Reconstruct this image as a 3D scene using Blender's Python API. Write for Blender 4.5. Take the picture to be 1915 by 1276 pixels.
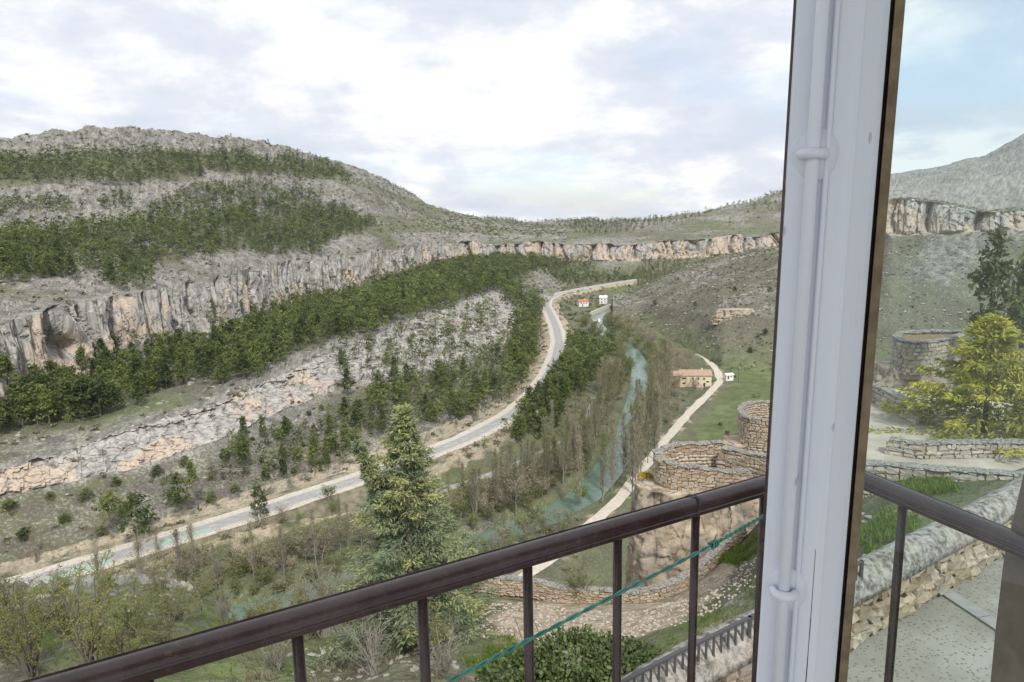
import bpy, math, random
import numpy as np
from mathutils import Matrix, Vector

# ------------------------------------------------------------------ clean
for o in list(bpy.data.objects):
    bpy.data.objects.remove(o)
scene = bpy.context.scene
COL = scene.collection
rng = np.random.default_rng(7)
random.seed(7)

# ------------------------------------------------------------------ camera
# the eye stands at the origin, +Y looks up the gorge, z = 0 is eye level
FPX, CX, CY = 1300.0, 957.5, 638.0
PITCH, ROLL = math.radians(10.0), math.asin(0.02)
fwd = np.array([0, math.cos(PITCH), -math.sin(PITCH)])
_r0 = np.array([1.0, 0, 0]); _u0 = np.array([0, math.sin(PITCH), math.cos(PITCH)])
rgt = math.cos(ROLL) * _r0 - math.sin(ROLL) * _u0
upv = math.cos(ROLL) * _u0 + math.sin(ROLL) * _r0
cam_d = bpy.data.cameras.new('camera')
cam_d.sensor_width = 36.0
cam_d.lens = 36.0 * FPX / 1915.0
cam_d.clip_start = 0.02
cam_d.clip_end = 30000.0
cam = bpy.data.objects.new('camera', cam_d); COL.objects.link(cam)
M = Matrix.Identity(4)
for i in range(3):
    M[i][0] = rgt[i]; M[i][1] = upv[i]; M[i][2] = -fwd[i]
cam.matrix_world = M
scene.camera = cam

# ------------------------------------------------------------------ sky
SUN_EL, SUN_AZ = math.radians(48), math.radians(163)     # azimuth clockwise from +Y
world = bpy.data.worlds.new('World'); scene.world = world; world.use_nodes = True
wn = world.node_tree.nodes; wl = world.node_tree.links
for n in list(wn): wn.remove(n)
def W(t, **k):
    n = wn.new(t)
    for a, b in k.items(): setattr(n, a, b)
    return n
w_out = W('ShaderNodeOutputWorld')
sky = W('ShaderNodeTexSky', sky_type='NISHITA', sun_disc=False)
sky.sun_elevation = SUN_EL; sky.sun_rotation = SUN_AZ
bg_sky = W('ShaderNodeBackground'); bg_sky.inputs['Strength'].default_value = 0.13
wl.new(sky.outputs[0], bg_sky.inputs['Color'])
tc = W('ShaderNodeTexCoord')
sep = W('ShaderNodeSeparateXYZ'); wl.new(tc.outputs['Generated'], sep.inputs[0])
# a flat cloud deck: direction divided by its height above the horizon
zmax = W('ShaderNodeMath', operation='MAXIMUM'); wl.new(sep.outputs['Z'], zmax.inputs[0]); zmax.inputs[1].default_value = 0.0
zadd = W('ShaderNodeMath', operation='ADD'); wl.new(zmax.outputs[0], zadd.inputs[0]); zadd.inputs[1].default_value = 0.26
dx = W('ShaderNodeMath', operation='DIVIDE'); wl.new(sep.outputs['X'], dx.inputs[0]); wl.new(zadd.outputs[0], dx.inputs[1])
dy = W('ShaderNodeMath', operation='DIVIDE'); wl.new(sep.outputs['Y'], dy.inputs[0]); wl.new(zadd.outputs[0], dy.inputs[1])
cmb = W('ShaderNodeCombineXYZ'); wl.new(dx.outputs[0], cmb.inputs[0]); wl.new(dy.outputs[0], cmb.inputs[1])
cmb.inputs[2].default_value = 3.7
def wnoise(scale, detail, rough, dist=0.0):
    n = W('ShaderNodeTexNoise'); n.inputs['Scale'].default_value = scale; n.inputs['Detail'].default_value = detail
    n.inputs['Roughness'].default_value = rough; n.inputs['Distortion'].default_value = dist
    wl.new(cmb.outputs[0], n.inputs['Vector']); return n
def wramp(src, stops):
    r = W('ShaderNodeValToRGB'); e = r.color_ramp.elements
    while len(e) < len(stops): e.new(0.5)
    for q, (p_, c) in zip(e, stops):
        q.position = p_; q.color = (c[0], c[1], c[2], 1) if isinstance(c, tuple) else (c, c, c, 1)
    wl.new(src, r.inputs[0]); return r
n1 = wnoise(1.5, 12, 0.60, 0.1)
n2 = wnoise(0.8, 5, 0.5, 0.1)
ccol = wramp(n1.outputs['Fac'], [(0.37, (0.49, 0.53, 0.605)), (0.475, (0.575, 0.60, 0.655)), (0.515, (0.665, 0.675, 0.695)), (0.55, (0.735, 0.735, 0.73))])
mask = wramp(n2.outputs['Fac'], [(0.36, 0.55), (0.47, 0.97)])
bg_cl = W('ShaderNodeBackground'); bg_cl.inputs['Strength'].default_value = 1.0
wl.new(ccol.outputs[0], bg_cl.inputs['Color'])
mixw = W('ShaderNodeMixShader')
wl.new(mask.outputs[0], mixw.inputs[0]); wl.new(bg_sky.outputs[0], mixw.inputs[1]); wl.new(bg_cl.outputs[0], mixw.inputs[2])
wl.new(mixw.outputs[0], w_out.inputs['Surface'])

# ------------------------------------------------------------------ sun
sd = bpy.data.lights.new('sun', 'SUN'); sd.energy = 2.6; sd.angle = math.radians(6); sd.color = (1.0, 0.95, 0.88)
so = bpy.data.objects.new('sun', sd); COL.objects.link(so)
sdir = Vector((math.sin(SUN_AZ) * math.cos(SUN_EL), math.cos(SUN_AZ) * math.cos(SUN_EL), math.sin(SUN_EL)))
so.rotation_euler = sdir.to_track_quat('Z', 'Y').to_euler()
so.location = (0, -20, 60)

scene.render.engine = 'CYCLES'
scene.view_settings.view_transform = 'Standard'
scene.view_settings.look = 'None'
scene.view_settings.gamma = 1.0
scene.view_settings.exposure = 0.55
scene.view_settings.use_curve_mapping = False

# ================================================================== helpers
def ray(px, py):
    px = np.asarray(px, float)[..., None]; py = np.asarray(py, float)[..., None]
    return fwd + rgt * (px - CX) / FPX + upv * (CY - py) / FPX
def Pz(px, py, z):
    d = ray(px, py); return d * (np.asarray(z, float) / d[..., 2])[..., None]
def Pd(px, py, D):
    d = ray(px, py); return d * (np.asarray(D, float) / d[..., 1])[..., None]
def proj(p):
    p = np.asarray(p, float); q = p @ fwd
    return CX + FPX * (p @ rgt) / q, CY - FPX * (p @ upv) / q
def ip(ctrl, x):
    c = np.array(ctrl, float); return np.interp(x, c[:, 0], c[:, 1])
def smooth1(a, k):
    if k < 2: return a
    w = np.ones(k) / k; pad = np.pad(a, (k, k), mode='edge')
    return np.convolve(pad, w, 'same')[k:-k]

_perm = np.random.default_rng(3).permutation(256)
_perm = np.concatenate([_perm, _perm, _perm])
_grad = np.random.default_rng(4).normal(size=(256, 3)); _grad /= np.linalg.norm(_grad, axis=1)[:, None]
def pnoise(p):
    p = np.asarray(p, float); i = np.floor(p).astype(int); f = p - i; i &= 255
    u = f * f * f * (f * (f * 6 - 15) + 10); res = 0
    for a in (0, 1):
        for b in (0, 1):
            for c in (0, 1):
                h = _perm[_perm[_perm[i[..., 0] + a] + i[..., 1] + b] + i[..., 2] + c]
                g = _grad[h]
                d = g[..., 0] * (f[..., 0] - a) + g[..., 1] * (f[..., 1] - b) + g[..., 2] * (f[..., 2] - c)
                wt = (u[..., 0] if a else 1 - u[..., 0]) * (u[..., 1] if b else 1 - u[..., 1]) * (u[..., 2] if c else 1 - u[..., 2])
                res = res + wt * d
    return res * 1.6
def fbm(p, sc, oc=4, gain=0.5):
    p = np.asarray(p, float) / sc; a = 1.0; r = 0
    for k in range(oc):
        r = r + a * pnoise(p + 17.3 * k); p = p * 2.03; a *= gain
    return r
def sstep(a, b, x):
    t = np.clip((x - a) / (b - a), 0, 1); return t * t * (3 - 2 * t)
def cell1(s, w, seed):
    """jittered 1-d cells: returns id and -1..1 position in the cell"""
    k = np.floor(s / w).astype(int)
    r = np.random.default_rng(seed).random(4096)
    e0 = (k + 0.7 * (r[k % 4096] - .5)) * w; e1 = (k + 1 + 0.7 * (r[(k + 1) % 4096] - .5)) * w
    lo = s < e0; hi = s >= e1
    kk = k - lo + hi
    e0 = (kk + 0.7 * (r[kk % 4096] - .5)) * w; e1 = (kk + 1 + 0.7 * (r[(kk + 1) % 4096] - .5)) * w
    return kk % 4096, np.clip(2 * (s - e0) / (e1 - e0) - 1, -1, 1)

# ---- mesh making
def make_mesh(name, v, f, mats, smooth=False, mat_idx=None, attrs=None):
    v = np.asarray(v, np.float32); me = bpy.data.meshes.new(name)
    fs = f if isinstance(f, list) else [f]
    fs = [np.asarray(q, np.int32) for q in fs if len(q)]
    me.vertices.add(len(v)); me.vertices.foreach_set('co', v.ravel())
    loops = np.concatenate([q.ravel() for q in fs]); tot = np.concatenate([np.full(len(q), q.shape[1], np.int32) for q in fs])
    me.loops.add(len(loops)); me.loops.foreach_set('vertex_index', loops)
    me.polygons.add(len(tot)); st = np.concatenate([[0], np.cumsum(tot)[:-1]]).astype(np.int32)
    me.polygons.foreach_set('loop_start', st); me.polygons.foreach_set('loop_total', tot)
    for m in (mats if isinstance(mats, (list, tuple)) else [mats]): me.materials.append(m)
    if mat_idx is not None: me.polygons.foreach_set('material_index', np.asarray(mat_idx, np.int32))
    me.polygons.foreach_set('use_smooth', np.full(len(tot), bool(smooth)))
    me.update(calc_edges=True)
    for k, a in (attrs or {}).items():
        a = np.asarray(a, np.float32)
        if a.ndim == 1:
            at = me.attributes.new(k, 'FLOAT', 'POINT'); at.data.foreach_set('value', a)
        else:
            at = me.attributes.new(k, 'FLOAT_COLOR', 'POINT')
            if a.shape[1] == 3: a = np.concatenate([a, np.ones((len(a), 1), np.float32)], 1)
            at.data.foreach_set('color', a.ravel())
    me.validate(); return me
def add(name, me, parent=None, loc=None, rot=None, sc=None):
    o = bpy.data.objects.new(name, me); COL.objects.link(o)
    if parent is not None: o.parent = parent
    if loc is not None: o.location = [float(q) for q in loc]
    if rot is not None: o.rotation_euler = rot
    if sc is not None: o.scale = sc if hasattr(sc, '__len__') else (sc, sc, sc)
    return o
def tag(o, label=None, cat=None, group=None, kind=None):
    if label: o['label'] = label
    if cat: o['category'] = cat
    if group: o['group'] = group
    if kind: o['kind'] = kind
    return o
def thing(name, label, cat, loc=(0, 0, 0), rz=0, group=None):
    o = add(name, None, None, loc, (0, 0, rz)); o.empty_display_size = 0.2
    return tag(o, label, cat, group)
def grid_faces(nc, nr):
    a = np.arange(nc * nr).reshape(nc, nr)
    return np.stack([a[:-1, :-1], a[1:, :-1], a[1:, 1:], a[:-1, 1:]], -1).reshape(-1, 4)
class MB:
    """collects simple shapes into one mesh"""
    def __init__(s): s.v = []; s.q = []; s.t = []; s.n = 0
    def put(s, v, q=None, t=None):
        v = np.asarray(v, float)
        if q is not None and len(q): s.q.append(np.asarray(q, int) + s.n)
        if t is not None and len(t): s.t.append(np.asarray(t, int) + s.n)
        s.v.append(v); s.n += len(v); return s
    def box(s, a, b, R=None, o=(0, 0, 0)):
        x0, y0, z0 = a; x1, y1, z1 = b
        v = np.array([[x0,y0,z0],[x1,y0,z0],[x1,y1,z0],[x0,y1,z0],[x0,y0,z1],[x1,y0,z1],[x1,y1,z1],[x0,y1,z1]], float)
        if R is not None: v = v @ np.asarray(R).T
        return s.put(v + np.asarray(o), [[3,2,1,0],[4,5,6,7],[0,1,5,4],[1,2,6,5],[2,3,7,6],[3,0,4,7]])
    def tube(s, pts, rad, n=8, cap=True):
        pts = np.asarray(pts, float); rad = np.broadcast_to(np.asarray(rad, float), (len(pts),))
        t = np.gradient(pts, axis=0); t /= np.linalg.norm(t, axis=1)[:, None] + 1e-12
        ref = np.array([0, 0, 1.0]) if abs(t[0][2]) < 0.9 else np.array([1.0, 0, 0])
        V = []
        for k in range(len(pts)):
            a = np.cross(t[k], ref); a /= np.linalg.norm(a) + 1e-12; b = np.cross(a, t[k])
            ang = np.arange(n) * 2 * math.pi / n
            V.append(pts[k] + rad[k] * (np.cos(ang)[:, None] * a + np.sin(ang)[:, None] * b))
        V = np.concatenate(V); q = []
        for k in range(len(pts) - 1):
            for i in range(n):
                j = (i + 1) % n; q.append([k*n+j, k*n+i, (k+1)*n+i, (k+1)*n+j])
        t3 = []
        if cap:
            m = len(V); V = np.concatenate([V, pts[:1], pts[-1:]])
            for i in range(n):
                j = (i + 1) % n; t3.append([m, i, j]); t3.append([m+1, (len(pts)-1)*n+j, (len(pts)-1)*n+i])
        return s.put(V, q, t3)
    def sweep(s, pts, prof, up=(0, 0, 1)):
        """profile (closed, list of (side, up)) swept along pts with mitred ends"""
        pts = np.asarray(pts, float); prof = np.asarray(prof, float); n = len(prof); V = []
        t = np.gradient(pts, axis=0); t /= np.linalg.norm(t, axis=1)[:, None]
        for k in range(len(pts)):
            a = np.cross(t[k], up); a /= np.linalg.norm(a); b = np.cross(a, t[k])
            V.append(pts[k] + prof[:, :1] * a + prof[:, 1:] * b)
        V = np.concatenate(V); q = []
        for k in range(len(pts) - 1):
            for i in range(n):
                j = (i + 1) % n; q.append([k*n+i, k*n+j, (k+1)*n+j, (k+1)*n+i])
        m = len(V); V = np.concatenate([V, pts[:1] + (V[:n].mean(0) - pts[0]), V[-n:].mean(0)[None]]); t3 = []
        for i in range(n):
            j = (i + 1) % n; t3.append([m, j, i]); t3.append([m+1, m-n+i, m-n+j])
        return s.put(V, q, t3)
    def mesh(s, name, mat, smooth=False):
        v = np.concatenate(s.v); fs = []
        if s.q: fs.append(np.concatenate(s.q))
        if s.t: fs.append(np.concatenate(s.t))
        return make_mesh(name, v, fs, mat, smooth)
    def build(s, name, mat, parent=None, smooth=False): return add(name, s.mesh(name, mat, smooth), parent)

# ---- materials
class NT:
    def __init__(s, name):
        s.m = bpy.data.materials.new(name); s.m.use_nodes = True; s.t = s.m.node_tree
        s.b = s.t.nodes['Principled BSDF']; s.b.inputs['Roughness'].default_value = 0.9
        s.b.inputs['Specular IOR Level'].default_value = 0.2
    def n(s, t, ins=None, **k):
        x = s.t.nodes.new(t)
        for a, b in k.items(): setattr(x, a, b)
        for a, b in (ins or {}).items(): s.put(x.inputs[a], b)
        return x
    def put(s, sock, val):
        if isinstance(val, bpy.types.NodeSocket): s.t.links.new(val, sock)
        elif isinstance(val, (tuple, list)) and sock.type == 'RGBA' and len(val) == 3: sock.default_value = (*val, 1)
        else: sock.default_value = val
    def pos(s): return s.n('ShaderNodeNewGeometry').outputs['Position']
    def obj(s): return s.n('ShaderNodeTexCoord').outputs['Object']
    def noise(s, scale, detail=4, rough=0.55, vec=None, dist=0.0):
        return s.n('ShaderNodeTexNoise', {'Vector': vec or s.pos(), 'Scale': scale, 'Detail': detail, 'Roughness': rough, 'Distortion': dist}).outputs['Fac']
    def vor(s, scale, vec=None, feature='F1', out='Distance'):
        return s.n('ShaderNodeTexVoronoi', {'Vector': vec or s.pos(), 'Scale': scale}, feature=feature).outputs[out]
    def ramp(s, fac, stops, interp='LINEAR'):
        r = s.n('ShaderNodeValToRGB', {'Fac': fac}); r.color_ramp.interpolation = interp; e = r.color_ramp.elements
        while len(e) < len(stops): e.new(0.5)
        for q, (p_, c) in zip(e, stops):
            q.position = p_; q.color = (*c, 1) if isinstance(c, tuple) else (c, c, c, 1)
        return r.outputs[0]
    def mix(s, f, a, b, mode='MIX'):
        x = s.n('ShaderNodeMix', data_type='RGBA', blend_type=mode)
        s.put(x.inputs[0], f); s.put(x.inputs[6], a); s.put(x.inputs[7], b); return x.outputs[2]
    def math(s, op, a, b=0.0, c=0.0):
        x = s.n('ShaderNodeMath', operation=op); s.put(x.inputs[0], a); s.put(x.inputs[1], b); s.put(x.inputs[2], c); return x.outputs[0]
    def scalev(s, v, sc):
        x = s.n('ShaderNodeVectorMath', operation='MULTIPLY'); s.put(x.inputs[0], v); x.inputs[1].default_value = sc; return x.outputs[0]
    def attr(s, name, out='Color'): return s.n('ShaderNodeAttribute', attribute_name=name).outputs[out]
    def sepc(s, c):
        x = s.n('ShaderNodeSeparateColor', {'Color': c}); return x.outputs
    def bump(s, h, strength=0.5, dist=0.1):
        s.put(s.b.inputs['Normal'], s.n('ShaderNodeBump', {'Height': h, 'Strength': strength, 'Distance': dist}).outputs[0])
    def col(s, c): s.put(s.b.inputs['Base Color'], c); return s
    def rough(s, r): s.put(s.b.inputs['Roughness'], r); return s
    def spec(s, r): s.put(s.b.inputs['Specular IOR Level'], r); return s

def mat_terrain():
    """zone attribute: r = bare rock, g = grass, b = warm soil; var attribute: r = 5 m noise, g = 30 m noise"""
    t = NT('terrain'); z = t.sepc(t.attr('zone')); v = t.sepc(t.attr('var'))
    mid, big = v[0], v[1]; fine = t.noise(1.0, 4, 0.72)
    scrub = t.mix(t.ramp(mid, [(0.38, 0.0), (0.62, 1.0)]), (0.125, 0.112, 0.088), (0.132, 0.136, 0.088))
    scrub = t.mix(t.ramp(fine, [(0.50, 0.0), (0.64, 0.9)]), scrub, (0.24, 0.225, 0.195))
    grass = t.mix(t.ramp(mid, [(0.35, 0.0), (0.65, 1.0)]), (0.095, 0.128, 0.050), (0.14, 0.182, 0.070))
    grass = t.mix(t.ramp(fine, [(0.48, 0.0), (0.72, 0.7)]), grass, (0.19, 0.175, 0.125))
    rock = t.mix(t.ramp(mid, [(0.34, 0.0), (0.66, 1.0)]), (0.19, 0.185, 0.175), (0.345, 0.33, 0.30))
    rock = t.mix(t.ramp(fine, [(0.40, 0.8), (0.50, 0.0)]), rock, (0.125, 0.12, 0.10))
    soil = t.mix(t.ramp(fine, [(0.4, 0.0), (0.62, 1.0)]), (0.30, 0.245, 0.17), (0.47, 0.42, 0.335))
    c = t.mix(z[1], scrub, grass)
    rw = t.ramp(t.math('ADD', z[0], t.math('MULTIPLY', t.math('SUBTRACT', fine, 0.5), 1.1)), [(0.36, 0.0), (0.6, 1.0)])
    c = t.mix(rw, c, rock)
    sw = t.ramp(t.math('ADD', z[2], t.math('MULTIPLY', t.math('SUBTRACT', mid, 0.5), 1.0)), [(0.38, 0.0), (0.62, 1.0)])
    c = t.mix(sw, c, soil)
    c = t.mix(0.5, c, t.mix(1.0, c, t.ramp(big, [(0.3, (0.66, 0.68, 0.66)), (0.7, (1.0, 1.0, 1.0))]), 'MULTIPLY'))
    t.col(c); t.bump(fine, 0.9, 0.6); return t.m
def mat_cliff(name='cliff_rock', warm=1.0):
    t = NT(name); P = t.pos(); v = t.sepc(t.attr('var')); patch = v[1]
    streak = t.noise(0.42, 4, 0.62, t.scalev(P, (1, 1, 0.14)))       # stretched downwards: water streaks
    fine = t.noise(0.9, 4, 0.68)
    grey = t.mix(t.ramp(streak, [(0.34, 0.0), (0.60, 1.0)]), (0.19, 0.185, 0.178), (0.42, 0.405, 0.375))
    orange = t.mix(t.ramp(fine, [(0.35, 0.0), (0.65, 1.0)]), (0.42, 0.30, 0.205), (0.55, 0.46, 0.365))
    wv = t.attr('warm', 'Fac')
    k = t.math('ADD', t.math('MULTIPLY', wv, 0.95), t.math('MULTIPLY', t.math('SUBTRACT', patch, 0.5), 1.5))
    k = t.math('ADD', k, t.math('MULTIPLY', t.math('SUBTRACT', streak, 0.5), 0.9))
    c = t.mix(t.ramp(k, [(0.40, 0.0), (0.62, 0.70 * warm)]), grey, orange)
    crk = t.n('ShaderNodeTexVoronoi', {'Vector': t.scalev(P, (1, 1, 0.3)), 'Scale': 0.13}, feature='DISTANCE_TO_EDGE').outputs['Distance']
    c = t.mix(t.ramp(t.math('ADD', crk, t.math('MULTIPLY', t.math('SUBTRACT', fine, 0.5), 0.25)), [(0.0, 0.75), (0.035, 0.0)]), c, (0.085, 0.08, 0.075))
    c = t.mix(t.ramp(fine, [(0.33, 0.6), (0.43, 0.0)]), c, (0.13, 0.125, 0.11))
    gr = t.attr('top', 'Fac')
    gk = t.math('ADD', gr, t.math('MULTIPLY', t.math('SUBTRACT', fine, 0.5), 1.4))
    c = t.mix(t.ramp(gk, [(0.6, 0.0), (0.8, 1.0)]), c, (0.115, 0.12, 0.075))
    t.col(c); t.bump(fine, 0.8, 0.4); return t.m
def mat_simple(name, c0, c1, scale=3.0, rough=0.85, bump=0.0, dist=0.02, local=False, spec=0.2, detail=5):
    t = NT(name); v = t.obj() if local else None
    n = t.noise(scale, detail, 0.6, v); t.col(t.mix(t.ramp(n, [(0.35, 0.0), (0.65, 1.0)]), c0, c1)).rough(rough).spec(spec)
    if bump: t.bump(n, bump, dist)
    return t.m
def mat_leaf(name, c0, c1, trans=0.25):
    """foliage: tint attribute (0..1) on merged masses plus the object's own random on single plants"""
    t = NT(name); rnd = t.n('ShaderNodeObjectInfo').outputs['Random']
    k = t.math('FRACT', t.math('ADD', t.math('MULTIPLY', rnd, 0.999), t.attr('tint', 'Fac')))
    n = t.noise(0.9, 3, 0.6)
    k = t.math('ADD', t.math('MULTIPLY', k, 0.65), t.math('MULTIPLY', n, 0.4))
    c = t.ramp(k, [(0.12, c0), (0.80, c1)]); t.col(c).rough(0.75).spec(0.15)
    tr = t.n('ShaderNodeBsdfTranslucent', {'Color': c}); ms = t.n('ShaderNodeMixShader', {'Fac': trans})
    out = t.t.nodes['Material Output']
    t.t.links.new(t.b.outputs[0], ms.inputs[1]); t.t.links.new(tr.outputs[0], ms.inputs[2]); t.t.links.new(ms.outputs[0], out.inputs['Surface'])
    return t.m

M_TERRAIN = mat_terrain()
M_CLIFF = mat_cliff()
M_PINE = mat_leaf('pine_needles', (0.035, 0.055, 0.022), (0.165, 0.20, 0.062))
M_BARK = mat_simple('bark', (0.10, 0.085, 0.07), (0.20, 0.175, 0.15), 2.0)

# ================================================================== terrain
SURF = {}
class Loft:
    """surface through break lines of the valley side, near to far; every line is a chain of 3-d points, one per station"""
    def __init__(s, cols, lines, rows):
        s.cols = cols; pts = []; s.band = []
        for b in range(len(lines) - 1):
            n = rows[b]; t = np.linspace(0, 1, n, endpoint=False)
            if b == len(lines) - 2: t = np.append(t, 1.0)
            pts.append(lines[b][:, None, :] * (1 - t)[None, :, None] + lines[b + 1][:, None, :] * t[None, :, None])
            s.band += [(b, q) for q in t]
        s.P = np.concatenate(pts, 1); s.band = np.array(s.band); s.b = s.band[:, 0].astype(int); s.t = s.band[:, 1]
    def normals(s):
        du = np.gradient(s.P, axis=0); dv = np.gradient(s.P, axis=1)
        n = np.cross(du, dv); n /= np.linalg.norm(n, axis=2)[..., None] + 1e-9; return n
    def sub(s, r0, r1): return s.P[:, r0:r1]

def strata(P, h, amt, seed):
    """ledges: pushes heights towards steps of height h"""
    q = P[..., 2] / h + 0.9 * fbm(P * [1, 1, 0] + seed, 45, 3); fl = np.floor(q); fr = q - fl
    return amt * h * (sstep(0.25, 0.75, fr) - fr)

def zline(c, cols):            # px, py, z
    c = np.array(c, float); y = np.interp(cols, c[:, 0], c[:, 1]); z = np.interp(cols, c[:, 0], c[:, 2])
    return Pz(cols, smooth1(y, 5), smooth1(z, 9))
def dline(c, cols, dep):       # px, py with a depth along Y
    c = np.array(c, float); y = np.interp(cols, c[:, 0], c[:, 1]); return Pd(cols, smooth1(y, 9), dep)

# ---------------- left valley side
cl = np.concatenate([np.arange(-340, 440, 2.2), np.arange(440, 900, 1.3), np.arange(900, 1062, 2.0)])
LA = zline([(-350,1180,-91.6),(0,1078,-91.6),(150,1036,-91.6),(300,990,-91.6),(420,952,-91.6),(520,922,-91.6),(620,888,-91.6),(700,862,-91.6),(800,825,-91.6),(900,785,-91.6),(950,755,-91.6),(985,715,-91.6),(1003,670,-91.6),(1010,620,-91.6),(1014,575,-91.6),(1060,548,-91.6),(1140,530,-91.6)], cl)
LB = zline([(-350,1015,-80),(0,928,-78),(250,876,-78),(430,815,-78),(600,737,-78),(700,715,-80),(800,692,-80),(900,662,-80),(945,640,-80),(975,610,-82),(1010,562,-86),(1060,540,-86),(1140,524,-86)], cl)
LC = zline([(-350,965,-74),(0,880,-72),(250,800,-70),(430,745,-70),(600,668,-70),(650,648,-68),(750,605,-67),(850,570,-66),(930,545,-66),(960,560,-70),(1010,552,-82),(1060,530,-82),(1140,514,-82)], cl)
gy = [(-350,686),(-200,650),(0,610),(230,562),(400,527),(480,508),(560,491),(680,478),(760,465),(870,455),(1000,452),(1140,452)]
LG = zline([(a, b, -38) for a, b in gy], cl)
GD = LG[:, 1]
GD = smooth1(GD, 25) + 60 * sstep(880, 930, cl); LG = dline(gy, cl, GD)
LE = LG.copy(); sc = (GD - 6) / GD; LE[:, :2] *= sc[:, None]
LE[:, 2] = np.interp(cl, [-350, 0, 300, 560, 760, 870, 1140], [-69, -70, -75, -80, -77, -68, -64])
H1 = dline([(-350,585),(0,532),(200,507),(400,477),(550,453),(690,438),(800,434),(1000,438),(1140,440)], cl, GD + 70)
H2 = dline([(-350,460),(0,430),(300,402),(420,385),(560,372),(690,398),(800,415),(1000,430),(1140,434)], cl, GD + 200)
H3 = dline([(-350,360),(0,342),(250,345),(430,322),(560,330),(660,345),(760,385),(850,408),(1000,426),(1140,430)], cl, GD + 300)
H4 = dline([(-350,310),(0,287),(200,272),(400,280),(560,292),(640,322),(760,368),(850,402),(1000,424),(1140,428)], cl, GD + 360)
H5 = dline([(-350,300),(0,259),(150,240),(330,245),(500,267),(640,305),(700,327),(760,355),(800,384),(850,399),(900,411),(1000,424),(1140,430)], cl, GD + 430)
H6 = H5 * 1.25; H6[:, 2] = H5[:, 2] - 40
for q_, ln in ((10, LA), (12, LB), (16, LC), (22, LE)): ln[:, 2] -= q_ * sstep(1005, 1058, cl)
LSK = LA * 0.93; LSK[:, 2] = -98.5
skv = np.stack([LSK, LA + [0, 0, 0.05]], 1); SKIRT = skv
L = Loft(cl, [LA, LB, LC, LE, LG, H1, H2, H3, H4, H5, H6], [34, 34, 40, 50, 34, 30, 28, 14, 26, 8])
def arclen(a): return np.concatenate([[0], np.cumsum(np.linalg.norm(np.diff(a[:, :2], axis=0), axis=1))])
def outward(a):
    t = np.gradient(a[:, :2], axis=0); t /= np.linalg.norm(t, axis=1)[:, None]
    return np.stack([t[:, 1], -t[:, 0]], 1)
def cliff_push(P, line, idx, t, wid, amp, seed, taper=0.35, clefts=1.0):
    """rounded buttresses with deep clefts between them"""
    s = arclen(line); o = outward(line)
    sm = np.stack([smooth1(o[:, 0], 21), smooth1(o[:, 1], 21)], 1); sm /= np.linalg.norm(sm, axis=1)[:, None]
    rr = np.random.default_rng(seed).random((4096, 3))
    z = P[:, idx, 2]; S = s[:, None] + 0.42 * wid * fbm(P[:, idx] * [0.6, 0.6, 0.6], 24, 2)
    push = 0
    S = S + 0.9 * wid * fbm(np.stack([s / (2.7 * wid), 0 * s, 0 * s + seed], -1), 1.0, 2)[:, None]
    for w, a, sd_ in ((wid, amp, 1), (wid * 0.41, amp * 0.30, 2)):
        k, u = cell1(S, w, seed + sd_)
        push = push + a * ((1 - np.abs(u) ** 2.6) - 0.75) + a * 0.9 * (rr[k, sd_] - 0.5)
        push = push - clefts * a * 0.8 * sstep(0.82, 1.0, np.abs(u))
    push = push + amp * 0.16 * fbm(P[:, idx] * [1, 1, 0.45], 9, 3)
    push = push + (0.5 - t[None, :]) * amp * taper
    fade = sstep(0.0, 0.12, t)[None, :]
    P[:, idx, 0] += push * sm[:, :1] * fade; P[:, idx, 1] += push * sm[:, 1:] * fade
    return push
def block_push(P, line, idx, t, levels, seed):
    """angular joints: blocks of rock standing in and out of the face"""
    s = arclen(line); o = outward(line); o = np.stack([smooth1(o[:, 0], 15), smooth1(o[:, 1], 15)], 1); o /= np.linalg.norm(o, axis=1)[:, None]
    R_ = np.random.default_rng(seed).random((4096, 64)); push = np.zeros((len(s), len(idx))); z = P[:, idx, 2]
    for q, (w, h, a) in enumerate(levels):
        k, u = cell1(s + 0.15 * w * np.sin(s / 7.0), w, seed + q); k = (k * 7 + q * 131) % 4096
        zk = np.floor((z + 0.06 * h * (s[:, None] % 11) + R_[k, 0][:, None] * h * 3) / (h * (0.6 + 0.8 * R_[k, 1]))[:, None]).astype(int) % 60 + 3
        push += a * (R_[k[:, None], zk] - 0.5)
    push *= sstep(0.0, 0.06, t)[None, :]
    P[:, idx, 0] += push * o[:, :1]; P[:, idx, 1] += push * o[:, 1:]; return push
P = L.P; Z0 = P.copy()
b, t = L.b, L.t
s_fade = 1.0
# cliffs
iE = np.where(b == 3)[0]
pk = cliff_push(P, LG, iE, t[iE], 27.0, 7.0, 40, 0.35, 1.4)
block_push(P, LG, iE, t[iE], ((10.0, 13.0, 2.2), (4.0, 5.5, 0.8)), 140)
# the cliff's crest steps up and down from buttress to buttress
kk, uu = cell1(arclen(LG) + 3, 27.0, 41); crest = (np.random.default_rng(9).random(4096)[kk] - 0.7) * 6.5
crest = smooth1(crest, 3)
P[:, iE, 2] += crest[:, None] * sstep(0.3, 1.0, t[iE])[None, :]
for bb in (4,):
    i = np.where(b == bb)[0]; P[:, i, 2] += crest[:, None] * (1 - sstep(0, 0.18, t[i]))[None, :]
    P[:, i, 0] += 0
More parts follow.
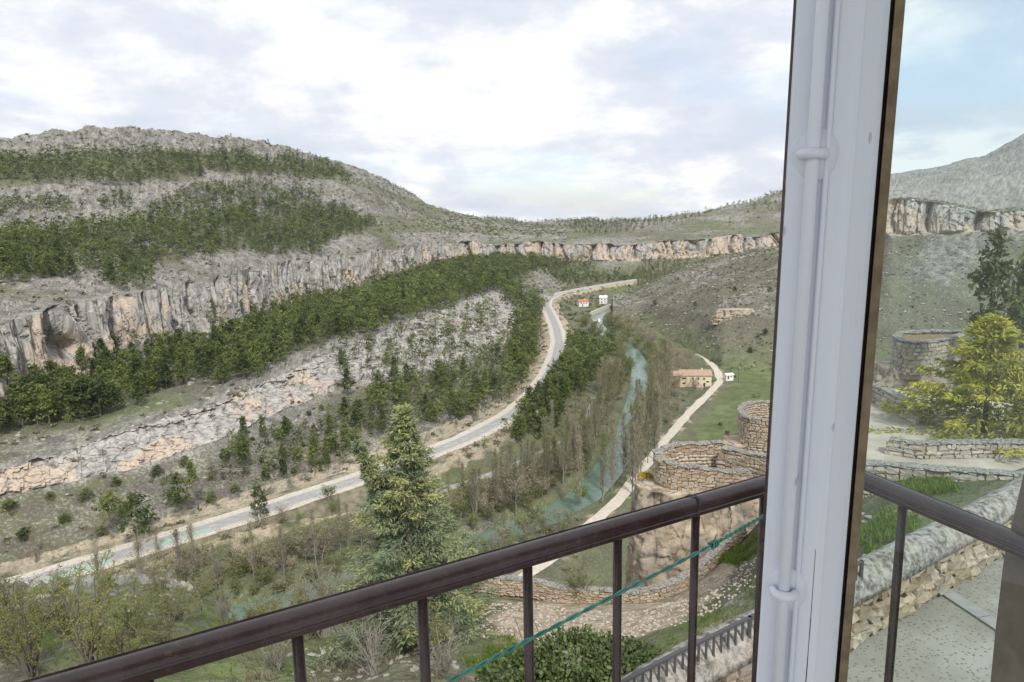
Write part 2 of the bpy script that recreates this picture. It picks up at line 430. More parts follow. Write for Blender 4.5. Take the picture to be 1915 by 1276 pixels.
# first rows behind the crest follow the buttress outline
i4 = np.where(b == 4)[0]; last = P[:, iE[-1], :2] - Z0[:, iE[-1], :2]
P[:, i4, :2] += last[:, None, :] * (1 - sstep(0, 0.22, t[i4]))[None, :, None]
iB = np.where(b == 1)[0]
wB = 1 - sstep(940, 1000, cl)
sv = P[:, iB].copy(); cliff_push(P, LB, iB, t[iB], 15.0, 1.5, 60, 0.2, 0.5); block_push(P, LB, iB, t[iB], ((6.0, 2.6, 2.6), (2.6, 1.3, 1.5)), 150)
lay = P[:, iB, 2] / 1.9 + 0.8 * fbm(P[:, iB] * [1, 1, 0], 30, 2); lk = np.floor(lay).astype(int) % 512
lsh = (np.random.default_rng(66).random(512)[lk] - 0.5) * 3.2 * sstep(0.02, 0.2, t[iB])[None, :] + 1.0 * fbm(P[:, iB], 5, 3)
oB = outward(LB); P[:, iB, 0] += lsh * oB[:, :1]; P[:, iB, 1] += lsh * oB[:, 1:]
P[:, iB] = sv + (P[:, iB] - sv) * (wB * np.interp(cl, [-350, 560, 700], [1, 1, 0.9]))[:, None, None]
# relief
n_ = len(cl)
amp = np.zeros(P.shape[:2])
bandamp = [0.9, 0.5, 0.8, 0.2, 1.5, 1.5, 3.2, 2.0, 4.5, 4.0]
for q, a in enumerate(bandamp): amp[:, b == q] = a
amp = np.apply_along_axis(lambda r: smooth1(r, 7), 1, amp)
edge = np.minimum(1, np.arange(P.shape[1]) / 6.0)[None, :] * np.where(b == 4, sstep(0.0, 0.3, t), np.where(b == 3, 1 - sstep(0.6, 1, t), 1))[None, :]
nz = fbm(P, 26, 5, 0.55)
P[..., 2] += amp * nz * edge
rockband = [0.44, 0.9, 0.30, 0.9, 0.62, 0.35, 0.72, 0.25, 0.80, 0.6]
rk = np.zeros(P.shape[:2])
for q, a in enumerate(rockband): rk[:, b == q] = a
rk = np.apply_along_axis(lambda r: smooth1(r, 7), 1, rk)
colx = cl[:, None] * np.ones((1, P.shape[1]))
# right of px 700 the hill is scrub, not rock
rk = np.where((b >= 5)[None, :], rk * np.interp(colx, [640, 760, 900], [1, 0.72, 0.6]), rk)
# the pale outcrop between road and terrace
oc = sstep(560, 640, colx) * (1 - sstep(930, 960, colx))
rk = np.where((b == 1)[None, :], np.maximum(rk, oc), rk)
near_c = ((b == 2) & (t < 0.3))[None, :] * (1 - t / 0.3)[None, :]
rk = rk + 0.45 * near_c * (1 - sstep(930, 960, colx))
big = fbm(P, 60, 4); rk = np.clip(rk + 0.34 * big, 0, 1)
st = strata(P, 5.0, 1.0, 3.0)
steep = np.isin(b, [4, 6, 8])[None, :] * sstep(0.45, 0.8, rk)
P[..., 2] += st * steep * 0.9
qB = P[..., 2] / 3.4 + 0.8 * fbm(P * [1, 1, 0] + 8, 40, 3) + 0.12 * fbm(P, 6, 3); fB = qB - np.floor(qB); P[..., 2] += 3.4 * (sstep(0.40, 0.60, fB) - fB) * ((b == 1)[None, :] * oc)
vk = np.abs(fbm(P, 7, 4, 0.6)); P[..., 2] += (1.5 * vk - 0.5) * sstep(0.35, 0.75, rk) * edge * np.where(np.isin(b, [1, 3]), 0.0, 1.0)[None, :] * np.where(b >= 6, 1.6, 1.0)[None, :]
warm = np.zeros(P.shape[:2])
warm = np.where((b == 0)[None, :], 0.08 + 0.5 * (t < 0.14)[None, :], warm)
warm = np.where(((b == 1)[None, :]) & (oc > 0.5), 0.28, warm)
warm = warm + 0.25 * near_c
warm = np.where((b == 6)[None, :], 0.16, warm)
grn = np.zeros(P.shape[:2])
for q, a in enumerate([0.0, 0, 0.25, 0, 0.30, 0.4, 0.2, 0.4, 0.2, 0.2]): grn[:, b == q] = a
grn = np.clip(grn + 0.5 * fbm(P + 90, 40, 3), 0, 1)
rgh = L
zone = np.stack([rk, grn, np.clip(warm, 0, 1)], -1)
SURF['left'] = P
def grid_object(name, P, mat, attrs, smooth=False, kind='structure'):
    nc, nr = P.shape[:2]; F = grid_faces(nc, nr)
    v1 = np.clip(0.5 + 0.42 * fbm(P + 5, 5.0, 4, 0.6), 0, 1); v2 = np.clip(0.5 + 0.5 * fbm(P + 70, 24.0, 4), 0, 1)
    attrs = dict(attrs, var=np.stack([v1, v2, v1], -1))
    me = make_mesh(name, P.reshape(-1, 3), F, mat, smooth, attrs={k: a.reshape(-1, *a.shape[2:]) for k, a in attrs.items()})
    return tag(add(name, me), kind=kind)
def rows(lo, hi):                  # row range covering bands lo..hi plus the shared border row
    i = np.where((b >= lo) & (b <= hi))[0]; return i[0], min(i[-1] + 2, P.shape[1])
def cut(name, lo, hi, mat, **at):
    r0, r1 = rows(lo, hi); return grid_object(name, P[:, r0:r1], mat, {k: a[:, r0:r1] for k, a in at.items()})
wm = np.zeros(P.shape[:2]); wm[:, iE] = 0.52 - 0.42 * t[iE][None, :] + 0.22 * sstep(700, 860, cl)[:, None]
wm[:, iB] = 0.36 - 0.30 * t[iB][None, :]; wm[:, iB] -= 0.14 * oc[:, iB]
tp = np.zeros(P.shape[:2]); tp[:, iE] = 0.45 * sstep(0.85, 1.0, t[iE])[None, :]
tp[:, iB] = oc[:, iB] * np.clip(0.40 + 0.55 * fbm(P[:, iB] + 31, 22, 4), 0, 0.85)
cut('talus_slope', 0, 0, M_TERRAIN, zone=zone)
grid_object('road_bench', SKIRT, M_TERRAIN, {'zone': np.tile([0.3, 0.0, 0.8], (*SKIRT.shape[:2], 1))})
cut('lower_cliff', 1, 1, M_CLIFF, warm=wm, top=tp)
cut('forest_terrace', 2, 2, M_TERRAIN, zone=zone)
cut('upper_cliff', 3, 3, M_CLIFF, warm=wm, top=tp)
cut('hill', 4, 9, M_TERRAIN, zone=zone)
L_b, L_t, L_rk = b.copy(), t.copy(), rk.copy()

# ---------------- far end of the gorge and the plateau behind it
cf = np.arange(840, 2320, 2.4)
fy = [(840,457),(1000,453),(1050,456),(1100,461),(1200,457),(1300,448),(1400,441),(1500,436),(2320,420)]
FD = np.interp(cf, [840, 870, 1000, 1100, 1200, 1300, 1450, 1600, 2320], [1130, 1128, 1118, 1085, 1080, 1100, 1120, 1120, 1050])
FT = dline(fy, cf, FD)
FB = FT.copy(); FB[:, :2] *= ((FD - 8) / FD)[:, None]
FB[:, 2] = Pd(cf, np.interp(cf, [840,1000,1100,1200,1300,1400,1500,2320], [486,484,489,488,482,474,466,455]), FD - 8)[:, 2]
F0 = zline([(840,540,-97),(1000,536,-97),(1140,530,-97),(1300,524,-97),(2320,500,-97)], cf)
F3 = dline([(840,446),(1000,440),(1100,446),(1250,436),(1350,428),(1470,424),(2320,400)], cf, FD + 260)
F4 = dline([(840,436),(950,425),(1050,432),(1130,428),(1250,412),(1400,392),(1470,384),(1665,360),(1915,330),(2320,300)], cf, FD + 420)
F5 = dline([(840,425),(905,409),(960,414),(1010,416),(1060,414),(1095,408),(1112,412),(1130,418),(1180,415),(1250,406),(1330,394),(1400,378),(1430,370),(1436,362),(1470,355),(1560,346),(1665,329),(1750,310),(1840,290),(1915,250),(2000,225),(2320,150)], cf, np.interp(cf, [840, 1090, 1140, 1300, 1665, 2320], [2100, 2100, 1750, 1650, 1900, 2000]))
F6 = F5 * 1.2; F6[:, 2] = F5[:, 2] - 60
LF = Loft(cf, [F0, FB, FT, F3, F4, F5, F6], [26, 26, 24, 20, 30, 6]); PF = LF.P; b, t = LF.b, LF.t
i1 = np.where(b == 1)[0]; cliff_push(PF, FT, i1, t[i1], 30.0, 6.5, 80); block_push(PF, FT, i1, t[i1], ((11.0, 12.0, 3.5),), 160)
kk, _ = cell1(arclen(FT) + 3, 24.0, 81); cr = smooth1((np.random.default_rng(19).random(4096)[kk] - 0.5) * 7.0, 3)
PF[:, i1, 2] += cr[:, None] * sstep(0.3, 1, t[i1])[None]; i2 = np.where(b == 2)[0]
PF[:, i2, 2] += cr[:, None] * (1 - sstep(0, 0.1, t[i2]))[None]
a_ = np.zeros(PF.shape[:2])
for q, a in enumerate([2.0, 0.2, 2.5, 4, 7, 5]): a_[:, b == q] = a
a_ = np.apply_along_axis(lambda r: smooth1(r, 7), 1, a_); PF[..., 2] += a_ * fbm(PF, 70, 5, 0.55) * np.minimum(1, np.arange(PF.shape[1]) / 5)[None]
rkF = np.zeros(PF.shape[:2]); gnF = np.zeros(PF.shape[:2]); wmF = np.zeros(PF.shape[:2])
for q, (a, g) in enumerate([(0.2, 0.45), (0.9, 0), (0.36, 0.35), (0.42, 0.15), (0.48, 0.1), (0.3, 0.1)]): rkF[:, b == q] = a; gnF[:, b == q] = g
rkF = np.clip(rkF + 0.4 * fbm(PF, 110, 4), 0, 1); gnF = np.clip(gnF + 0.5 * fbm(PF + 50, 130, 3), 0, 1)
rkF = np.clip(rkF + 0.3 * sstep(1500, 1650, cf)[:, None] * (b >= 3)[None], 0, 1)
zf = np.stack([rkF, gnF, wmF], -1); wF = np.zeros(PF.shape[:2]); wF[:, i1] = 0.85 - 0.5 * t[i1][None]
tF = np.zeros(PF.shape[:2]); tF[:, i1] = 0.5 * sstep(0.8, 1, t[i1])[None]
def cutF(name, lo, hi, mat, **at):
    i = np.where((b >= lo) & (b <= hi))[0]; r0, r1 = i[0], min(i[-1] + 2, PF.shape[1])
    return grid_object(name, PF[:, r0:r1], mat, {k: a[:, r0:r1] for k, a in at.items()})
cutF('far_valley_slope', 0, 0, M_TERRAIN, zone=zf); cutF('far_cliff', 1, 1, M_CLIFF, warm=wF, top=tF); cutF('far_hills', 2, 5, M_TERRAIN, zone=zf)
SURF['far'] = PF; F_b, F_t = b.copy(), t.copy()

# ---------------- right valley side
cr_ = np.arange(1146, 2330, 2.4)
R1 = zline([(1140,594,-97),(1200,602,-97),(1270,642,-97),(1350,690,-97),(1480,700,-97),(1915,725,-97),(2330,740,-97)], cr_)
R2 = zline([(1140,584,-95),(1200,565,-88),(1270,580,-80),(1345,592,-73),(1480,592,-68),(1660,575,-60),(1915,556,-54),(2330,556,-54)], cr_)
R3 = zline([(1140,578,-94),(1200,540,-83),(1240,517,-71),(1300,500,-58),(1345,490,-50),(1450,468,-36),(1500,456,-30),(1660,442,-18),(1915,430,-14),(2330,430,-15)], cr_)
RD = R3[:, 1]
R4 = dline([(1140,578),(1300,500),(1450,467),(1500,452),(1600,405),(1660,376),(1700,372),(1760,380),(1850,398),(1915,392),(2330,385)], cr_, RD + 5)
R5 = R4 * 1.12; R5[:, 2] = R4[:, 2] + 1
R6 = R4 * 1.3; R6[:, 2] = R4[:, 2] - 25
LR = Loft(cr_, [R1, R2, R3, R4, R5, R6], [60, 50, 26, 8, 6]); PR = LR.P; b, t = LR.b, LR.t
i2 = np.where(b == 2)[0]; sv = PR[:, i2].copy(); cliff_push(PR, R3, i2, t[i2], 26, 5.0, 120); block_push(PR, R3, i2, t[i2], ((8.0, 9.0, 2.4), (3.5, 4.0, 1.2)), 170)
PR[:, i2] = sv + (PR[:, i2] - sv) * sstep(1480, 1600, cr_)[:, None, None]
a_ = np.zeros(PR.shape[:2])
for q, a in enumerate([2.2, 2.6, 0.2, 1.5, 2]): a_[:, b == q] = a
a_ = np.apply_along_axis(lambda r: smooth1(r, 7), 1, a_)
e_ = np.minimum(1, np.arange(PR.shape[1]) / 8)[None]
PR[..., 2] += a_ * fbm(PR, 45, 5, 0.55) * e_
rkR = np.zeros(PR.shape[:2]); gnR = rkR.copy()
for q, (a, g) in enumerate([(0.16, 0.5), (0.34, 0.12), (0.9, 0.1), (0.4, 0.3), (0.4, 0.3)]): rkR[:, b == q] = a; gnR[:, b == q] = g
gnR[:, b == 0] = (0.68 - 0.8 * t[b == 0])[None, :]
rkR = np.clip(rkR + 0.42 * fbm(PR, 55, 4), 0, 1); gnR = np.clip(gnR + 0.25 * fbm(PR + 30, 60, 3), 0, 1)
PR[..., 2] += strata(PR, 3.5, 1.0, 5.0) * 0.8 * sstep(0.35, 0.6, rkR) * (b != 2)[None] * e_
PR[..., 2] += 0.5 * fbm(PR, 6, 3) * e_
zr = np.stack([rkR, gnR, np.zeros_like(rkR)], -1); wR = np.zeros(PR.shape[:2]); wR[:, i2] = 0.75 - 0.4 * t[i2][None]
def cutR(name, lo, hi, mat, **at):
    i = np.where((b >= lo) & (b <= hi))[0]; r0, r1 = i[0], min(i[-1] + 2, PR.shape[1])
    return grid_object(name, PR[:, r0:r1], mat, {k: a[:, r0:r1] for k, a in at.items()})
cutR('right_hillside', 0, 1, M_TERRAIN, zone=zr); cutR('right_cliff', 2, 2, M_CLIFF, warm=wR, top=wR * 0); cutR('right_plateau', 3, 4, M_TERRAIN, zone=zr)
SURF['right'] = PR; R_b, R_t = b.copy(), t.copy()

# ---------------- valley floor, river, roads
def chain(c, z=None, step=3.0):
    c = np.array(c, float)
    p = Pz(c[:, 0], c[:, 1], c[:, 2] if z is None else np.full(len(c), z))
    d = np.concatenate([[0], np.cumsum(np.linalg.norm(np.diff(p, axis=0), axis=1))]); n = max(2, int(d[-1] / step))
    q = np.stack([np.interp(np.linspace(0, d[-1], n), d, p[:, k]) for k in range(3)], 1)
    k = max(3, int(18 / step) | 1)
    return np.stack([smooth1(q[:, j], k) for j in range(3)], 1)
RIVER = chain([(-300,1330),(100,1240),(300,1190),(450,1152),(650,1095),(890,1020),(1000,980),(1085,938),(1130,890),(1160,845),(1182,790),(1197,730),(1200,690),(1180,655),(1140,630),(1114,606),(1116,592),(1140,578),(1180,562),(1230,545)], -100.0)
ROAD = chain([(-330,1202),(0,1103),(150,1061),(300,1014),(420,977),(520,945),(620,913),(700,886),(800,849),(880,817),(960,774),(1000,737),(1025,703),(1040,668),(1046,640),(1041,615),(1031,590),(1021,572),(1024,560),(1050,548),(1100,538),(1160,528),(1200,522)], -91.0)
LANE = chain([(-330,1235),(0,1140),(150,1098),(300,1050),(450,1008),(600,968),(720,935),(840,915),(920,888),(1000,855),(1060,825),(1100,790),(1115,740)], -96.2)
PATH = chain([(860,1150),(1010,1062),(1100,985),(1165,928),(1200,876),(1240,830),(1290,770),(1330,732),(1349,712),(1340,690),(1318,668),(1290,640),(1272,620),(1250,610),(1215,600),(1185,590),(1180,578)], -96.6)
def dist_to(chainp, X):
    best = np.full(len(X), 1e9); bz = np.zeros(len(X))
    for a, c in zip(chainp[:-1], chainp[1:]):
        d = c[:2] - a[:2]; tt = np.clip(((X - a[:2]) @ d) / (d @ d + 1e-9), 0, 1)
        r = np.linalg.norm(X - (a[:2] + tt[:, None] * d), axis=1); k = r < best
        best[k] = r[k]; bz[k] = (a[2] + tt * (c[2] - a[2]))[k]
    return best, bz
ys = np.concatenate([np.arange(95, 420, 2.4), np.arange(420, 1160, 5.0)])
xs = np.concatenate([np.arange(-330, -180, 5.0), np.arange(-180, 200, 2.4), np.arange(200, 480, 6.0)])
GX, GY = np.meshgrid(xs, ys, indexing='ij'); XY = np.stack([GX.ravel(), GY.ravel()], 1)
dr, _ = dist_to(RIVER[::2], XY); dro, zro = dist_to(ROAD[::2], XY); dl, _ = dist_to(LANE[::2], XY); dp, _ = dist_to(PATH[::2], XY)
zfl = -97.4 + 0.7 * fbm(np.c_[XY, np.zeros(len(XY))], 18, 4)
zfl += np.clip((dr - 20) * 0.012, 0, 2.5)
fl_ = sstep(19, 10, dro); zfl = zfl * (1 - fl_) + (-91.10) * fl_
zfl = np.where(dl < 6, zfl * sstep(3, 6, dl) + (-96.26) * (1 - sstep(3, 6, dl)), zfl)
zfl = np.where(dp < 6, zfl * sstep(2.6, 6, dp) + (-96.66) * (1 - sstep(2.6, 6, dp)), zfl)
RW = 5.4
zfl = np.where(dr < RW + 3, zfl * sstep(RW - 1, RW + 3, dr) + (-102.0) * (1 - sstep(RW - 1, RW + 3, dr)), zfl)
PV = np.stack([GX, GY, zfl.reshape(GX.shape)], -1)
grv = np.clip(0.75 + 0.7 * fbm(PV + 11, 30, 3), 0, 1); grv = grv * 0.65
# meadow right of the path
mead = (sstep(2, 14, (XY[:, 0] - np.interp(XY[:, 1], [200, 228, 393, 600], [25, 38, 118, 118])))).reshape(GX.shape)
grv = np.clip(np.maximum(grv, mead), 0, 1)
wv = np.where((dro < 15) & (dro > 4), 0.6, 0.0); wv = np.maximum(wv, np.where(dp < 4, 0.4, 0)).reshape(GX.shape)
rv = np.clip(0.22 + 0.3 * fbm(PV, 20, 3), 0, 1) * (1 - mead)
grid_object('valley_floor', PV, M_TERRAIN, {'zone': np.stack([rv, grv, wv], -1)}); SURF['floor'] = PV
gp = make_mesh('ground', [[-3000,-250,-112],[3000,-250,-112],[3000,3500,-112],[-3000,3500,-112]], np.array([[0,1,2,3]]), M_TERRAIN, attrs={'zone': np.tile([0.3, 0.5, 0.0], (4, 1)), 'var': np.full((4, 3), 0.5)})
tag(add('ground', gp), kind='structure')

def ribbon(name, ch, offs, dz, mat, parent=None, kind=None, wob=0.0):
    o = outward(ch); o = np.stack([smooth1(o[:, 0], 5), smooth1(o[:, 1], 5)], 1); offs = np.asarray(offs, float)
    V = np.zeros((len(ch), len(offs), 3))
    dz = np.broadcast_to(np.asarray(dz, float), (len(offs),))
    for j, w in enumerate(offs):
        ww = w + (wob * fbm(np.c_[ch[:, :2], np.full(len(ch), 31.0 * j)], 12, 2) if wob else 0)
        V[:, j, :2] = ch[:, :2] + o * (ww if np.ndim(ww) == 0 else np.asarray(ww)[:, None]); V[:, j, 2] = ch[:, 2] + dz[j]
    me = make_mesh(name, V.reshape(-1, 3), grid_faces(len(ch), len(offs)), mat, True)
    ob = add(name, me, parent); return tag(ob, kind=kind) if kind else ob
tw = NT('river_water'); nw = tw.noise(0.35, 4, 0.6, tw.scalev(tw.pos(), (1, 1, 1))); nf = tw.noise(2.2, 3, 0.6)
tw.col(tw.mix(tw.ramp(nw, [(0.35, 0.0), (0.7, 1.0)]), (0.10, 0.165, 0.135), (0.15, 0.215, 0.175))).rough(0.09).spec(0.5); tw.bump(nf, 0.35, 0.15)
ribbon('river', RIVER, np.linspace(-9, 9, 7), 0.0, tw.m, None, 'structure')
M_ASPH = mat_simple('asphalt', (0.27, 0.265, 0.26), (0.34, 0.335, 0.325), 0.6, 0.85)
M_GRAVEL = mat_simple('gravel_verge', (0.40, 0.36, 0.30), (0.56, 0.52, 0.455), 1.2, 0.95, 0.5, 0.1)
M_PATH = mat_simple('path_gravel', (0.43, 0.385, 0.32), (0.55, 0.51, 0.44), 0.8, 0.95, 0.4, 0.1)
M_PAINT = mat_simple('road_paint', (0.62, 0.62, 0.60), (0.74, 0.74, 0.72), 2.0, 0.7)
M_GREENP = mat_simple('green_road_paint', (0.24, 0.36, 0.29), (0.32, 0.44, 0.36), 0.9, 0.8)
ribbon('road_embankment', ROAD, [-12.5, -6.0, 6.0, 12.5], [-5.0, -0.08, -0.08, -5.0], mat_simple('embankment_earth', (0.12, 0.115, 0.075), (0.23, 0.205, 0.15), 0.5, 0.95, 0.6, 0.2), None, 'structure', 0.8)
ribbon('road_verge', ROAD, [-6.4, -2, 2, 6.0], -0.04, M_GRAVEL, None, 'structure', 0.7)
rd = ribbon('road', ROAD, [-3.5, 0, 3.5], 0.02, M_ASPH, None, 'structure')
for w in (-3.15, 3.15): ribbon('edge_line', ROAD, [w - 0.09, w + 0.09], 0.026, M_PAINT, rd)
mbd = MB(); o_ = outward(ROAD)
for k in range(0, len(ROAD) - 2, 4):
    a, c = ROAD[k], ROAD[k + 1] * 1.0; n = o_[k]
    q = np.array([[*(a[:2] - .07 * n), a[2] + .026], [*(a[:2] + .07 * n), a[2] + .026], [*(c[:2] + .07 * n), c[2] + .026], [*(c[:2] - .07 * n), c[2] + .026]]); mbd.put(q, [[0, 1, 2, 3]])
tag(mbd.build('centre_dashes', M_PAINT, rd), kind='stuff')
for px, py in ((150, 1068), (335, 1012)):
    c = Pz(px, py, -91.0); k = int(np.argmin(np.linalg.norm(ROAD - c, axis=1)))
    ribbon('green_marking', ROAD[k - 2:k + 4], [0.4, 2.8], 0.030, M_GREENP, rd)
ribbon('lane', LANE, [-2.3, 0, 2.3], 0.02, M_ASPH, None, 'structure', 0.3)
ribbon('path', PATH, [-2.1, -0.7, 0.7, 2.1], 0.02, M_PATH, None, 'structure', 0.6)
# ---------------- our own side: the slope below the house
cn = np.arange(-430, 2260, 5.0)
N0 = zline([(-430,2300,-8.5),(1000,2300,-8.5),(1300,2300,-7.5),(2260,2300,-7.0)], cn)
N1 = zline([(-430,1400,-20),(0,1350,-18),(400,1340,-16),(800,1300,-16),(1000,1280,-16.5),(1150,1250,-16.5),(1300,1180,-17),(1400,1130,-16),(1500,1050,-13),(1600,960,-10.8),(1700,890,-10.2),(1915,855,-9.8),(2260,850,-9.7)], cn)
N2 = zline([(-430,1150,-26),(0,1125,-25),(100,1098,-25),(200,1085,-25),(330,1080,-26),(400,1130,-27),(470,1190,-25),(600,1200,-23),(800,1170,-22),(900,1115,-21.5),(1050,1125,-21.5),(1200,1125,-21.5),(1280,1100,-21.5),(1340,1050,-21),(1400,1000,-20),(1450,940,-18),(1520,890,-15),(1600,800,-12),(1700,745,-10.3),(1915,725,-10.0),(2260,720,-10.0)], cn)
N3 = N2.copy(); N3[:, :2] *= np.interp(cn, [-430, 1200, 1500, 2260], [1.22, 1.2, 1.4, 1.5])[:, None]; N3[:, 2] = np.interp(cn, [-430, 1400, 1600, 2260], [-46, -44, -34, -32])
N4 = N2.copy(); N4[:, :2] *= np.interp(cn, [-430, 1200, 1500, 2260], [2.7, 2.9, 4.5, 5.5])[:, None]; N4[:, 2] = -99
LN = Loft(cn, [N0, N1, N2, N3, N4], [30, 90, 24, 26]); PN = LN.P; b, t = LN.b, LN.t
e_ = np.minimum(1, np.arange(PN.shape[1]) / 8)[None]
lft = 1 - sstep(860, 920, cn)[:, None]
rough_ = np.where((b == 0) | (b == 1), 1, 1.4)[None]
PN[..., 2] += (0.25 + 0.75 * lft) * (0.9 * fbm(PN, 9, 5, 0.55)) * e_ * rough_ * (1 - sstep(1450, 1560, cn)[:, None] * (b <= 1)[None])
crag = lft * sstep(0.55, 1.0, np.where(b == 1, t, (b > 1).astype(float)))[None] * sstep(-200, 60, cn)[:, None] * (1 - sstep(330, 420, cn)[:, None])
PN[..., 2] += crag * (b <= 2)[None] * (1.4 * np.abs(fbm(PN + 44, 4.5, 4, 0.6)) + 0.5 * fbm(PN, 1.6, 3))
rkN = np.clip(0.15 + 0.6 * crag + 0.28 * fbm(PN, 6, 4), 0, 1)
pathm = np.exp(-((np.where(b == 1, t, np.where(b == 0, -1, 2)) - 0.62) / 0.3) ** 2)[None] * sstep(880, 960, cn)[:, None] * (1 - sstep(1330, 1420, cn)[:, None])
gnN = np.clip(0.62 + 0.7 * fbm(PN + 20, 5, 4), 0, 1) * (1 - 0.7 * pathm)
wmN = np.clip(0.75 * pathm + 0.22 * (1 - lft) * (b <= 1)[None], 0, 1)
wmN = np.where((b == 0)[None] & (cn[:, None] < 880), 0.18, wmN)
tn = mat_terrain()
grid_object('near_slope', PN, M_TERRAIN, {'zone': np.stack([rkN * (1 - 0.6 * pathm), gnN, wmN], -1)}); SURF['near'] = PN

# ================================================================== plants
def rand_tris(c, size, r_, up=0.0, n=None):
    """one small random triangle per centre"""
    c = np.asarray(c, float); m = len(c); size = np.broadcast_to(size, (m,))
    d1 = r_.normal(size=(m, 3)); d1[:, 2] *= (1 - up); d1 /= np.linalg.norm(d1, axis=1)[:, None]
    d2 = r_.normal(size=(m, 3)); d2[:, 2] *= (1 - up); d2 -= d1 * (d1 * d2).sum(1)[:, None]; d2 /= np.linalg.norm(d2, axis=1)[:, None]
    a = c + d1 * size[:, None]; b_ = c - 0.6 * d1 * size[:, None] + 0.75 * d2 * size[:, None]; e = c - 0.6 * d1 * size[:, None] - 0.75 * d2 * size[:, None]
    v = np.stack([a, b_, e], 1).reshape(-1, 3); return v, np.arange(3 * m).reshape(-1, 3)
def leaf_quads(c, L_, W_, r_, droop=0.0, dirs=None):
    """pointed leaves / needle sprays: a long diamond per centre"""
    c = np.asarray(c, float); m = len(c); L_ = np.broadcast_to(L_, (m,)); W_ = np.broadcast_to(W_, (m,))
    d1 = r_.normal(size=(m, 3)) if dirs is None else np.asarray(dirs, float) + 0.0
    d1[:, 2] -= droop; d1 /= np.linalg.norm(d1, axis=1)[:, None] + 1e-9
    d2 = r_.normal(size=(m, 3)); d2 -= d1 * (d1 * d2).sum(1)[:, None]; d2 /= np.linalg.norm(d2, axis=1)[:, None] + 1e-9
    v = np.stack([c, c + d1 * (0.45 * L_)[:, None] + d2 * (0.5 * W_)[:, None], c + d1 * L_[:, None], c + d1 * (0.45 * L_)[:, None] - d2 * (0.5 * W_)[:, None]], 1).reshape(-1, 3)
    return v, np.arange(4 * m).reshape(-1, 4)
def pine_cloud(r_, ncl, ntri, size, lean=0.0, kind=0):
    """crown of a 1 m tall pine: clumps inside an uneven cone-to-oval envelope"""
    t0 = r_.uniform(0.16, 0.30) if kind == 0 else r_.uniform(0.05, 0.12)
    T = t0 + (1 - t0) * r_.random(ncl) ** 0.85; u = (T - t0) / (1 - t0)
    env = 0.235 * np.minimum(1, 0.45 + 3.2 * u) * (1.03 - u) ** 0.8 if kind == 0 else 0.30 * np.sqrt(np.clip(1 - (u * 1.05 - 0.3) ** 2 / 0.62, 0.02, 1))
    ang = r_.random(ncl) * 2 * math.pi; lob = 1 + 0.28 * np.sin(ang * 2 + r_.random() * 6) + 0.2 * np.sin(ang * 3 + r_.random() * 6 + 5 * u)
    rad = env * lob * np.sqrt(r_.uniform(0.12, 1, ncl))
    cc = np.stack([rad * np.cos(ang), rad * np.sin(ang), T], 1)
    cs = size * r_.uniform(0.7, 1.35, ncl)
    off = r_.normal(size=(ncl, ntri, 3)) * cs[:, None, None] * [0.9, 0.9, 0.6]
    v, f = rand_tris((cc[:, None] + off).reshape(-1, 3), np.repeat(cs, ntri) * r_.uniform(0.45, 0.9, ncl * ntri), r_, 0.3)
    return v, f
def trunk_mesh(h, r0, n=5, bend=0.02, r_=rng):
    z = np.linspace(0, h, 5); p = np.stack([bend * np.sin(z * 5 + r_.random() * 6), bend * np.cos(z * 4 + r_.random() * 6), z], 1)
    p[0, :2] = 0; mb = MB(); mb.tube(p, np.linspace(r0, r0 * 0.35, 5), n); return mb
NP = 7
pine_crowns = []; pine_trunks = []
for k in range(NP):
    r_ = np.random.default_rng(100 + k)
    v, f = pine_cloud(r_, 64, 14, 0.043 if k < 5 else 0.05, kind=0 if k < 5 else 1)
    pine_crowns.append(make_mesh('pine_crown', v, f, M_PINE)); pine_trunks.append(trunk_mesh(0.82, 0.017, 5, 0.008, r_).mesh('pine_trunk', M_BARK))
low = []
for k in range(9):
    r_ = np.random.default_rng(200 + k); v, f = pine_cloud(r_, 19, 6, 0.066, kind=0 if k < 7 else 1)
    tv = np.array([[0.016, 0, 0], [-0.008, 0.014, 0], [-0.008, -0.014, 0], [0, 0, 0.7]])
    tf = np.array([[0, 1, 3], [1, 2, 3], [2, 0, 3]]); low.append((np.concatenate([v, tv]), np.concatenate([f, tf + len(v)]), len(f)))

def inpoly(px, py, poly):
    poly = np.array(poly, float); c = np.zeros(len(px), bool); j = len(poly) - 1
    for i in range(len(poly)):
        xi, yi = poly[i]; xj, yj = poly[j]
        k = ((yi > py) != (yj > py)) & (px < (xj - xi) * (py - yi) / (yj - yi + 1e-12) + xi); c ^= k; j = i
    return c
def surf_points(P, n, r_, poly=None):
    """random points spread evenly over a surface's plan area"""
    a, b_, c, d = P[:-1, :-1], P[1:, :-1], P[1:, 1:], P[:-1, 1:]
    e1, e2 = (c - a)[..., :2], (d - b_)[..., :2]
    ar = np.abs(e1[..., 0] * e2[..., 1] - e1[..., 1] * e2[..., 0]).ravel() * 0.5
    if poly is not None:
        x_, y_ = proj(((a + c) * 0.5).reshape(-1, 3)); q_ = np.array(poly, float)
        ar = ar * ((x_ > q_[:, 0].min() - 4) & (x_ < q_[:, 0].max() + 4) & (y_ > q_[:, 1].min() - 4) & (y_ < q_[:, 1].max() + 4))
    k = r_.choice(len(ar), n, p=ar / ar.sum()); u, v = r_.random((2, n, 1))
    a, b_, c, d = (q.reshape(-1, 3)[k] for q in (a, b_, c, d))
    return a * (1 - u) * (1 - v) + b_ * u * (1 - v) + c * u * v + d * (1 - u) * v
